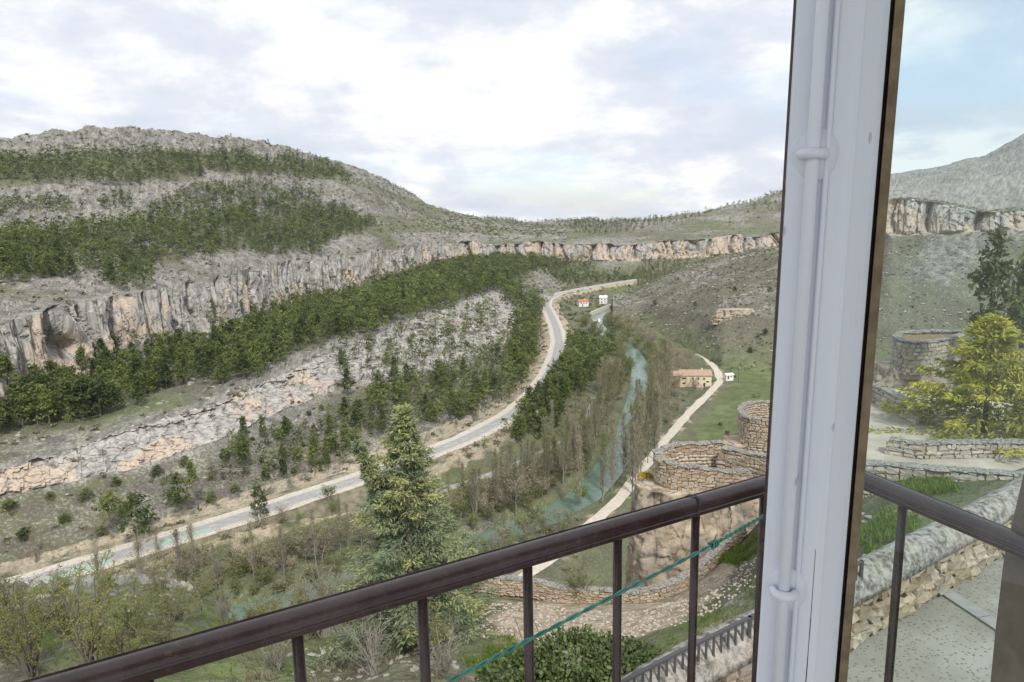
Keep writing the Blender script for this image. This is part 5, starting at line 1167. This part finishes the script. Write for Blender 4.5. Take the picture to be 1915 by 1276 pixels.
cobbles([[(1590,960),(1700,930),(1720,960),(1620,1060)], [(60,1180),(180,1110),(330,1100),(330,1160),(150,1200)], [(480,1270),(560,1210),(860,1200),(860,1280)]], 260, 0.06, 0.17, M_ROCK, 'loose_rubble', 'scattered rubble stones on the near slopes')
#STAGE4
# ================================================================== buildings down in the valley
M_CREAM = mat_simple('cream_render', (0.56, 0.48, 0.32), (0.68, 0.61, 0.45), 0.5, 0.9)
M_BROWNW = mat_simple('brown_render', (0.34, 0.22, 0.13), (0.42, 0.29, 0.18), 0.6, 0.9)
M_WHITEW = mat_simple('white_render', (0.66, 0.65, 0.62), (0.76, 0.75, 0.73), 0.5, 0.9)
M_DARK = mat_simple('dark_pane', (0.03, 0.033, 0.038), (0.05, 0.052, 0.06), 1.0, 0.25, spec=0.5)
tr_ = NT('roof_tiles'); wv_ = tr_.n('ShaderNodeTexWave', {'Vector': tr_.obj(), 'Scale': 1.3, 'Distortion': 0.6}, wave_type='BANDS', bands_direction='X').outputs['Fac']
rc = tr_.mix(tr_.ramp(tr_.noise(0.9, 4, 0.6), [(0.35, 0.0), (0.65, 1.0)]), (0.36, 0.245, 0.18), (0.50, 0.38, 0.30)); tr_.col(tr_.mix(tr_.ramp(wv_, [(0.2, 0.3), (0.6, 0.0)]), rc, (0.2, 0.13, 0.09))); tr_.bump(wv_, 0.6, 0.12); M_TILE = tr_.m
M_REDT = mat_simple('red_roof', (0.36, 0.13, 0.08), (0.46, 0.19, 0.12), 0.6, 0.9)
def house(name, label, base, rz, W_, D_, H_, rise, wall, roof, wins=(), doors=(), chim=True):
    """gabled block: x along the front, the front looks towards -y, origin at the front's middle"""
    root = thing(name, label, 'building', base, rz); m = MB(); x = W_ / 2
    m.put([[-x,0,-2],[x,0,-2],[x,D_,-2],[-x,D_,-2],[-x,0,H_],[x,0,H_],[x,D_,H_],[-x,D_,H_],[-x,D_/2,H_+rise],[x,D_/2,H_+rise]], [[0,1,5,4],[2,3,7,6]], [[1,2,6],[1,6,5],[5,6,9],[3,0,4],[3,4,7],[7,4,8]]); m.build('wall', wall, root)
    r_ = MB(); e = 0.45
    for s_ in (0, 1):
        y0, y1 = (-e, D_ / 2) if s_ == 0 else (D_ + e, D_ / 2); z0 = H_ - rise * e / (D_ / 2) + 0.06; z1 = H_ + rise + 0.06; xx = x + 0.35
        v = [[-xx,y0,z0],[xx,y0,z0],[xx,y1,z1],[-xx,y1,z1]]; v += [[a, b_, c + 0.22] for a, b_, c in v]; fq = [[3,2,1,0],[4,5,6,7],[0,1,5,4],[1,2,6,5],[2,3,7,6],[3,0,4,7]]; r_.put(v, fq if s_ == 0 else [q[::-1] for q in fq])
    ro = r_.build('roof', roof, root)
    if chim: MB().box((x * 0.4, D_ * 0.45, H_ + rise * 0.6), (x * 0.4 + 0.8, D_ * 0.45 + 0.7, H_ + rise + 1.1)).build('chimney', wall, ro)
    for (cx, cz, w, h) in wins:
        f = MB(); t_ = 0.12
        f.box((cx - w/2 - t_, -0.10, cz - t_), (cx + w/2 + t_, 0.0 - 0.003, cz)).box((cx - w/2 - t_, -0.08, cz + h), (cx + w/2 + t_, -0.003, cz + h + t_)).box((cx - w/2 - t_, -0.08, cz), (cx - w/2, -0.003, cz + h)).box((cx + w/2, -0.08, cz), (cx + w/2 + t_, -0.003, cz + h))
        wi = f.build('window', wall, root); MB().box((cx - w/2, -0.03, cz), (cx + w/2, -0.004, cz + h)).build('pane', M_DARK, wi)
    for (cx, w, h) in doors: MB().box((cx - w/2, -0.06, -0.1), (cx + w/2, -0.004, h)).build('door', M_DARK, root)
    return root
bz = -97.0
hb_ = Pz(1301, 723, bz); ang = -0.10
house('mill_house', 'long cream mill house with pale tiled roof where the path turns', hb_, ang, 17.6, 9.0, 6.4, 2.3, M_CREAM, M_TILE,
      [(-6.6, 4.4, 2.6, 0.9), (-6.6, 1.4, 1.8, 0.9), (-1.6, 3.9, 0.9, 1.5), (1.4, 3.9, 0.9, 1.5), (4.6, 3.9, 0.9, 1.4), (1.4, 0.7, 0.9, 1.6), (-1.6, 0.7, 0.9, 1.6), (6.6, 2.4, 1.6, 0.9)], [(4.8, 1.2, 2.1)])
ob_ = hb_ + np.array([-13.6 * math.cos(ang), -13.6 * math.sin(ang), 0])
house('old_mill_wing', 'brown older wing adjoining the left end of the cream mill house', ob_, ang, 9.4, 8.0, 6.2, 1.9, M_BROWNW, M_TILE, [(-2.4, 3.9, 0.9, 1.0), (1.4, 3.9, 0.9, 1.0)], [(0, 1.1, 2.0)], False)
house('mill_annex', 'low mauve grey annex in front of the mill house', hb_ + np.array([0.6, -6.6, -2.2]), ang, 3.6, 6.0, 3.2, 0.9, mat_simple('mauve_render', (0.36, 0.32, 0.35), (0.44, 0.40, 0.42), 0.6), M_TILE, [(0, 1.2, 1.0, 1.0)], (), False)
sb_ = Pz(1365, 709, -95.6)
house('white_shed', 'small white shed beside the bend of the path', sb_, 0.2, 4.6, 3.2, 2.3, 0.7, M_WHITEW, M_WHITEW, [(0.8, 0.9, 0.7, 0.7)], [(-1.0, 0.9, 1.8)], False)
MB().tube([(0, 0, 0), (0, 0, 7.5)], [0.14, 0.09], 6).build('_', M_WHITEW) if False else None
pl_ = thing('power_pole', 'slim grey power pole next to the white shed', 'pole', Pz(1381, 712, -96.0)); MB().tube([(0, 0, -1), (0, 0, 8)], [0.16, 0.1], 6).build('shaft', M_FENCE, pl_); MB().box((-0.9, -0.06, 7.2), (0.9, 0.06, 7.35)).build('crossarm', M_FENCE, pl_)
fb = Pz(1092, 573, -96.5)
house('red_roofed_house', 'small white house with red roof by the upper river', fb, 0.25, 11.0, 8.0, 5.0, 2.2, M_WHITEW, M_REDT, [(-3, 2.6, 1.2, 1.3), (0, 2.6, 1.2, 1.3), (3, 2.6, 1.2, 1.3)], [(-1.4, 1.2, 2.1)])
house('white_villa', 'bright white villa right of the red roofed house', Pz(1128, 567, -96.5), -0.2, 8.5, 8.0, 6.0, 2.0, M_WHITEW, M_WHITEW, [(-2, 3.4, 1.1, 1.4), (2, 3.4, 1.1, 1.4), (2, 0.8, 1.1, 1.4)], [(-1.5, 1.1, 2.1)])
kw = np.array([Pz(1104, 586, -97.2), Pz(1128, 576, -97.2), Pz(1150, 568, -97.2)])
qw = MB(); qw.sweep(kw, [(-0.8, -3.0), (0.8, -3.0), (0.8, 1.0), (-0.8, 1.0)]); tag(qw.build('quay_wall', M_PATH), 'tan stone quay along the river below the white villa', 'wall')
# weir: white water below the quay
M_FOAM = mat_simple('white_water', (0.50, 0.56, 0.58), (0.74, 0.77, 0.78), 0.9, 0.5)
wk = int(np.argmin(np.linalg.norm(RIVER - Pz(1113, 604, -100), axis=1)))
for w0, w1, i0, i1 in ((-4, -2.2, 0, 9), (-1.2, 0.6, -3, 7), (1.6, 3.6, 1, 10)): ribbon('weir_foam', RIVER[wk + i0:wk + i1], [w0, w1], 0.06, M_FOAM, None, 'structure', 1.3)
# pale quarry face on the right hillside
j_ = PR.reshape(-1, 3); xx_, yy_ = proj(j_); k_ = np.argmin((xx_ - 1380) ** 2 + (yy_ - 592) ** 2)
M_CRAGP = M_CRAG
q_ = crag('pale_outcrop', 'pale tan rock outcrop on the right hillside', j_[k_][:2] + [0, 6], 11.0, j_[k_][2] - 6, j_[k_][2] + 4.5, 55.0, (1.25, 0.6), (0, 0), 0.6)

# ================================================================== balcony
tm_ = NT('brown_iron'); a1 = tm_.noise(9.0, 5, 0.65, tm_.obj()); a2 = tm_.noise(70.0, 3, 0.6, tm_.obj())
ci = tm_.mix(tm_.ramp(a1, [(0.38, 0.0), (0.62, 1.0)]), (0.040, 0.021, 0.020), (0.070, 0.044, 0.045)); ci = tm_.mix(tm_.ramp(a2, [(0.60, 0.0), (0.72, 0.5)]), ci, (0.13, 0.075, 0.05))
tm_.col(ci).spec(0.5).rough(tm_.ramp(a1, [(0.3, 0.20), (0.7, 0.34)])); tm_.bump(tm_.math('ADD', a2, a1), 0.25, 0.003); M_RAIL = tm_.m
HZ = -0.62
Lr = [Pz(500, 1172, HZ), Pz(957, 1037, HZ), Pz(1435, 903, HZ)]; Rr = [Pz(1612, 893, HZ), Pz(1895, 1010, HZ)]
def isect(p, d, q, e):
    A = np.array([[d[0], -e[0]], [d[1], -e[1]]]); s_ = np.linalg.solve(A, (q - p)[:2]); return p + d * s_[0]
dl_ = Lr[2] - Lr[0]; dr_ = Rr[1] - Rr[0]; corner = isect(Lr[0], dl_, Rr[0], dr_); dl_ /= np.linalg.norm(dl_); dr_ /= np.linalg.norm(dr_)
start = Lr[0] - dl_ * 0.75; endr = Rr[1] + dr_ * 0.12
print('RAIL', start, Lr, corner, endr)
rail = thing('balcony_railing', 'brown painted iron balcony railing crossing the view', 'railing', (float(corner[0]), float(corner[1]), HZ - 1.04)); inv = -np.array(rail.location)
prof0 = [(-0.0235,-0.010),(-0.0225,-0.016),(-0.014,-0.0185),(0.014,-0.0185),(0.0225,-0.016),(0.0245,-0.010),(0.0245,-0.005),(0.0215,-0.002),(0.0215,0.004),(0.018,0.010),(0.010,0.0142),(0.0,0.0155),(-0.010,0.0142),(-0.017,0.011),(-0.0195,0.0125),(-0.0225,0.0115),(-0.0235,0.006)]
prof = [(0.0225,-0.0185),(0.0255,-0.016),(0.0255,-0.009),(0.0232,-0.0072),(0.0232,-0.004)] + [(0.0225 * math.cos(a), -0.003 + 0.0185 * math.sin(a)) for a in np.linspace(0.05, math.pi * 0.84, 17)] + [(-0.0205,0.0085),(-0.0222,0.0102),(-0.0242,0.0095),(-0.0252,0.006),(-0.0252,-0.016),(-0.0225,-0.0185)]
def rail_run(p0, p1, nm): 
    n = 14; pts = p0[None] + (p1 - p0)[None] * np.linspace(0, 1, n)[:, None]; MB().sweep(pts + inv, prof).build(nm, M_RAIL, rail, False)
rail_run(start, corner + dl_ * 0.02, 'handrail'); rail_run(corner - dr_ * 0.02, endr, 'handrail')
bal = MB().tube([(0, 0, -1.02), (0, 0, -0.5), (0, 0, -0.017)], 0.0095, 12).mesh('baluster', M_RAIL, True)
# balusters stand at equal steps along the rail
def param(px):
    best = min(np.linspace(-1, 2.5, 3000), key=lambda u: abs(proj(start + dl_ * (u + 0.75) - np.array([0, 0, .05]))[0] - px)); return best
us = [param(px) for px in (557, 785, 983, 1150, 1297, 1428)]; step = np.mean(np.diff(us)); print('STEP', np.diff(us))
for k in range(-4, 7):
    p_ = start + dl_ * (us[0] + k * step + 0.75)
    if np.dot(p_ - start, dl_) > 0 and np.dot(p_ - corner, dl_) < 0: add('baluster', bal, rail, p_ + inv)
ub = isect(corner, dr_, np.array([0., 0, HZ]), Pz(1690, 930, HZ)); add('baluster', bal, rail, ub + inv)
add('baluster', bal, rail, corner + inv)
MB().box((-0.012, -0.004, -1.0), (0.012, 0.004, -0.98)).build('_x', M_RAIL) if False else None
b0_, b1_ = start + inv, corner + inv
MB().sweep(np.stack([b0_ + (b1_ - b0_) * u for u in (0, .5, 1)]) - [0, 0, 0.94], [(-.012, -.005), (.012, -.005), (.012, .005), (-.012, .005)]).build('bottom_bar', M_RAIL, rail)
# binding wire round the handrail
wp = start + dl_ * (param(1290) + 0.75); sd2 = np.cross(dl_, [0, 0, 1]); A_ = np.linspace(0, 2 * math.pi, 25)
tw_ = MB()
for off in (0, 0.003): tw_.tube(np.stack([wp + inv + sd2 * 0.0262 * math.cos(a) + np.array([0, 0, 1]) * (0.0195 * math.sin(a) - 0.001) + dl_ * (off + 0.012 * math.sin(a)) for a in A_]), 0.0011, 5)
tw_.build('binding_wire', M_FENCE, rail, True)
# green clothes line, two twisted strands
M_LINE = mat_simple('green_plastic', (0.03, 0.17, 0.13), (0.09, 0.32, 0.27), 40.0, 0.4, spec=0.5, local=False)
ga = Pd(690, 1352, 1.02); gb = Pd(1000, 1191, 1.14); gc = Pd(1335, 1018, 1.36); gd = Pd(1432, 962, 1.455)
ctrl = np.stack([ga, gb, gc, gd]); u_ = np.linspace(0, 3, 260); cl_ = np.stack([np.interp(u_, [0, 1, 2, 3], ctrl[:, k]) for k in range(3)], 1); cl_ = np.stack([smooth1(cl_[:, k], 41) for k in range(3)], 1); cl_[0], cl_[-1] = ga, gd
line = thing('clothes_line', 'twisted green plastic clothes line tied across the balusters', 'line', ga); T_ = (gd - ga) / np.linalg.norm(gd - ga); N_ = np.cross(T_, [0, 0, 1]); N_ /= np.linalg.norm(N_); B_ = np.cross(N_, T_); ph = np.arange(260) * 0.42
for s_ in (0, math.pi): MB().tube(cl_ - ga + 0.0021 * (np.cos(ph + s_)[:, None] * N_ + np.sin(ph + s_)[:, None] * B_), 0.0021, 6).build('strand', M_LINE, line, True)
kt = MB(); kp = gc - ga
for q in range(3): kt.tube(np.stack([kp + T_ * (0.006 * (q - 1) + 0.003 * math.sin(2 * a)) + 0.0066 * (math.cos(a) * N_ + math.sin(a) * B_) for a in np.linspace(0, 6.6, 18)]), 0.0022, 6)
kt.tube(np.stack([kp + B_ * 0.004, kp + B_ * 0.004 + N_ * -0.004 + T_ * 0.012 + [0, 0, 0.012]]), [0.0018, 0.0014], 5); kt.build('knot', M_LINE, line, True)

# ================================================================== window leaf
M_WPAINT = NT('white_gloss_paint'); tw2 = M_WPAINT; b1 = tw2.noise(38.0, 4, 0.6, tw2.scalev(tw2.obj(), (1, 1, 0.05))); b2 = tw2.noise(22.0, 3, 0.6, tw2.obj())
sx = tw2.n('ShaderNodeSeparateXYZ', {'Vector': tw2.obj()}).outputs; cx_ = tw2.n('ShaderNodeCombineXYZ', {'X': sx[0], 'Y': tw2.math('MULTIPLY', sx[2], 0.42)}).outputs[0]; vch = tw2.n('ShaderNodeTexVoronoi', {'Vector': cx_, 'Scale': 17.0}, voronoi_dimensions='2D').outputs['Distance']; chip = tw2.ramp(tw2.math('ADD', vch, tw2.math('MULTIPLY', tw2.noise(60.0, 2, 0.5, tw2.obj()), 0.06)), [(0.045, 1.0), (0.062, 0.0)])
cw_ = tw2.mix(tw2.ramp(b1, [(0.3, 0.0), (0.7, 1.0)]), (0.70, 0.73, 0.82), (0.76, 0.79, 0.87)); tw2.col(tw2.mix(tw2.math('MULTIPLY', chip, 0.6), cw_, (0.36, 0.37, 0.40))).rough(0.32).spec(0.5); tw2.bump(tw2.math('SUBTRACT', tw2.math('ADD', b1, tw2.math('MULTIPLY', b2, 0.5)), chip), 0.35, 0.003); M_WHITE = tw2.m
M_WOOD = mat_simple('bare_wood_edge', (0.16, 0.12, 0.075), (0.26, 0.20, 0.125), 60.0, 0.7)
M_GAP = mat_simple('dark_putty', (0.012, 0.012, 0.010), (0.03, 0.028, 0.02), 60.0, 0.7)
DW = 0.55; lt = Pd(1490, 0, DW); lb_ = Pd(1413, 1276, DW); vv = (lt - lb_) / np.linalg.norm(lt - lb_); aL = math.radians(-21.6); uu_ = np.array([math.cos(aL), math.sin(aL), 0]); uu_ -= vv * (uu_ @ vv); uu_ /= np.linalg.norm(uu_); nnv = np.cross(uu_, vv)      # nnv points to the room
leaf = add('window_leaf', None, None, lb_ - vv * 0.35); leaf.rotation_euler = Matrix([[uu_[i], -nnv[i], vv[i]] for i in range(3)]).to_euler()
leaf.scale = (0.87, 1, 1)
tag(leaf, 'open white painted window leaf with vertical bolt rod and glass pane', 'window')
LH = 1.75
def prism(profile, z0, z1, name, mat, parent, smooth=False):
    p_ = np.asarray(profile, float); n = len(p_); v = np.concatenate([np.c_[p_[:, 0], -p_[:, 1], np.full(n, z0)], np.c_[p_[:, 0], -p_[:, 1], np.full(n, z1)]])
    q = [[i, (i + 1) % n, n + (i + 1) % n, n + i] for i in range(n)]; m = MB(); m.put(v, q); return m.build(name, mat, parent, smooth)
# local frame: x along the leaf, -y towards the room, z up
S_ = prism([(0.0005, -0.001), (0.0, -0.036), (0.074, -0.036), (0.074, -0.021), (0.0725, -0.0195), (0.0545, -0.002), (0.0535, -0.0008), (0.0515, 0.0), (0.0022, 0.0)], 0, LH, 'stile', M_WHITE, leaf)
prism([(0.0295, 0.0004), (0.0295, 0.0022), (0.0307, 0.0034), (0.0325, 0.0036), (0.0342, 0.0024), (0.0348, 0.0004)], 0, LH, 'bead', M_WHITE, leaf, True)
prism([(0.0742, -0.022), (0.0742, -0.034), (0.0775, -0.034), (0.0775, -0.0255)], 0, LH, 'putty_gap', M_GAP, leaf)
prism([(0.0777, -0.0215), (0.0777, -0.034), (0.0855, -0.034), (0.0855, -0.0235), (0.0835, -0.0215)], 0, LH, 'glazing_bead', M_WOOD, leaf)
prism([(-0.0025, -0.004), (-0.0025, -0.033), (-0.0002, -0.033), (-0.0002, -0.004)], 0, LH, 'edge_strip', M_RAIL, leaf)
rod = MB(); rod.tube([(0.0205, -0.0075, 0), (0.0205, -0.0075, LH)], 0.0054, 16); rod = rod.build('bolt_rod', M_WHITE, leaf, True)
def leaf_z(px, py):
    r_ = ray(px, py); o0 = np.array(lb_ - vv * 0.35); k = (o0 @ nnv) / (r_ @ nnv); return float((r_ * k - o0) @ vv)
for (px, py) in ((1512, 290), (1458, 1098)):
    z = leaf_z(px, py); g = MB(); A_ = np.linspace(0, 2 * math.pi, 33)[:-1]
    rr_ = 0.0165; ringv = [[0.0235 + rr_ * math.cos(a), 0.0002 - 0.0030, z + 1.15 * rr_ * math.sin(a)] for a in A_]; ring0 = [[0.0235 + (rr_ + .0012) * math.cos(a), 0.0004, z + 1.15 * (rr_ + .0012) * math.sin(a)] for a in A_]
    n = 32; g.put(np.array(ring0 + ringv + [[0.0235, -0.0031, z]]), [[(i + 1) % n, i, n + i, n + (i + 1) % n] for i in range(n)], [[n + (i + 1) % n, n + i, 2 * n] for i in range(n)])
    pl8 = g.build('rod_plate', M_WHITE, leaf, True)
    lo = MB(); a2 = np.linspace(-0.25, math.pi + 0.25, 15); lo.tube(np.stack([np.array([0.0205 + 0.0098 * math.cos(a), -0.0062 - 0.0092 * math.sin(a), z]) for a in a2]), [0.0028] + [0.0040] * 13 + [0.0028], 10); lo.build('staple', M_WHITE, leaf, True)
    sc_ = MB(); sc_.tube([(0.0345, -0.001, z + 0.003), (0.0345, -0.0028, z + 0.003)], 0.0022, 10); sc_.build('screw', M_WHITE, leaf, True)
for (px, py, ln) in ((1503, 1180, 0.075), (1497, 1255, 0.05)):
    z = leaf_z(px, py); MB().put([[0.0455, -0.00025, z - ln], [0.0459, -0.00025, z - ln], [0.0467, -0.00025, z], [0.0463, -0.00025, z + ln], [0.0459, -0.00025, z + ln], [0.0462, -0.00025, z]], [[0, 1, 2, 5], [5, 2, 3, 4]]).build('paint_crack', M_GAP, leaf)
tg = NT('window_glass'); nt_ = tg.t; trn = tg.n('ShaderNodeBsdfTransparent', {'Color': (0.90, 0.955, 0.96, 1)}); gl = tg.n('ShaderNodeBsdfGlossy', {'Color': (1, 1, 1, 1), 'Roughness': 0.02}); fr = tg.n('ShaderNodeFresnel', {'IOR': 1.5}); bfc = tg.n('ShaderNodeNewGeometry').outputs['Backfacing']; mg = tg.n('ShaderNodeMixShader', {'Fac': tg.math('MULTIPLY', tg.math('MULTIPLY', fr.outputs[0], 1.3), tg.math('SUBTRACT', 1.0, bfc))})
nt_.links.new(trn.outputs[0], mg.inputs[1]); nt_.links.new(gl.outputs[0], mg.inputs[2]); nt_.links.new(mg.outputs[0], nt_.nodes['Material Output'].inputs['Surface'])
MB().box((0.0745, 0.0262, 0), (0.62, 0.0292, LH)).build('glass_pane', tg.m, leaf)
# house wall at the right end of the balcony, balcony slab, unseen sun-blocking slab over the eye
M_PLASTER = mat_simple('brown_plaster', (0.17, 0.13, 0.10), (0.24, 0.19, 0.15), 12.0, 0.95, 0.6, 0.01)
wa, wb = Pd(1915, 885, 1.28), Pd(1843, 1276, 1.28); dv = (wa - wb) / (wa - wb)[2]
nz2 = 30; V = []
for k in range(nz2):
    z = -2.2 + 4.4 * k / (nz2 - 1); e = wb + dv * (z - wb[2]) + np.array([0.006 * math.sin(k * 1.7) + 0.004 * r4.normal(), 0, 0]); V += [[e[0], 1.28, z], [e[0] + 0.02, 0.75, z], [e[0] + 1.5, 0.75, z], [e[0] + 1.5, 1.28, z]]
qd = [[k*4+i, k*4+(i+1) % 4, (k+1)*4+(i+1) % 4, (k+1)*4+i] for k in range(nz2 - 1) for i in range(4)]
hw = MB(); hw.put(np.array(V), [q[::-1] for q in qd], None); hw = hw.build('house_wall', M_PLASTER); tag(hw, 'brown plastered house wall at the lower right edge beside the balcony', 'wall')
sl = MB(); c2 = corner[:2] + (corner[:2] / np.linalg.norm(corner[:2])) * 0.05; s2 = start[:2] - dl_[:2] * 0.1; e2 = endr[:2] + dr_[:2] * 0.3
zf_ = HZ - 1.05; pg = np.array([[*s2, zf_], [*c2, zf_], [*e2, zf_], [e2[0], 0.0, zf_], [s2[0], 0.0, zf_]]); pg2 = pg - [0, 0, 0.15]
fl_ = make_mesh('balcony_floor', np.concatenate([pg, pg2]), [np.array([[i, 5 + i, 5 + (i + 1) % 5, (i + 1) % 5] for i in range(5)]), np.array([[4, 3, 2, 1, 0], [5, 6, 7, 8, 9]])], M_SLAB); tag(add('balcony_floor', fl_), kind='structure')
tag(MB().box((-0.7, -1.5, 1.15), (2.9, 0.62, 1.35)).build('sun_block_slab', M_WHITEW), kind='structure')  # added out of view to keep direct sun off the window leaf

# ================================================================== the air of the gorge
hz = NT('haze'); hz.t.nodes.remove(hz.b); pv = hz.n('ShaderNodeVolumePrincipled', {'Color': (0.86, 0.92, 1.0, 1), 'Density': 0.00004, 'Anisotropy': 0.2}); hz.t.links.new(pv.outputs[0], hz.t.nodes['Material Output'].inputs['Volume'])
tag(MB().box((-3200, -300, -114), (3200, 3600, 460)).build('haze', hz.m), kind='stuff')
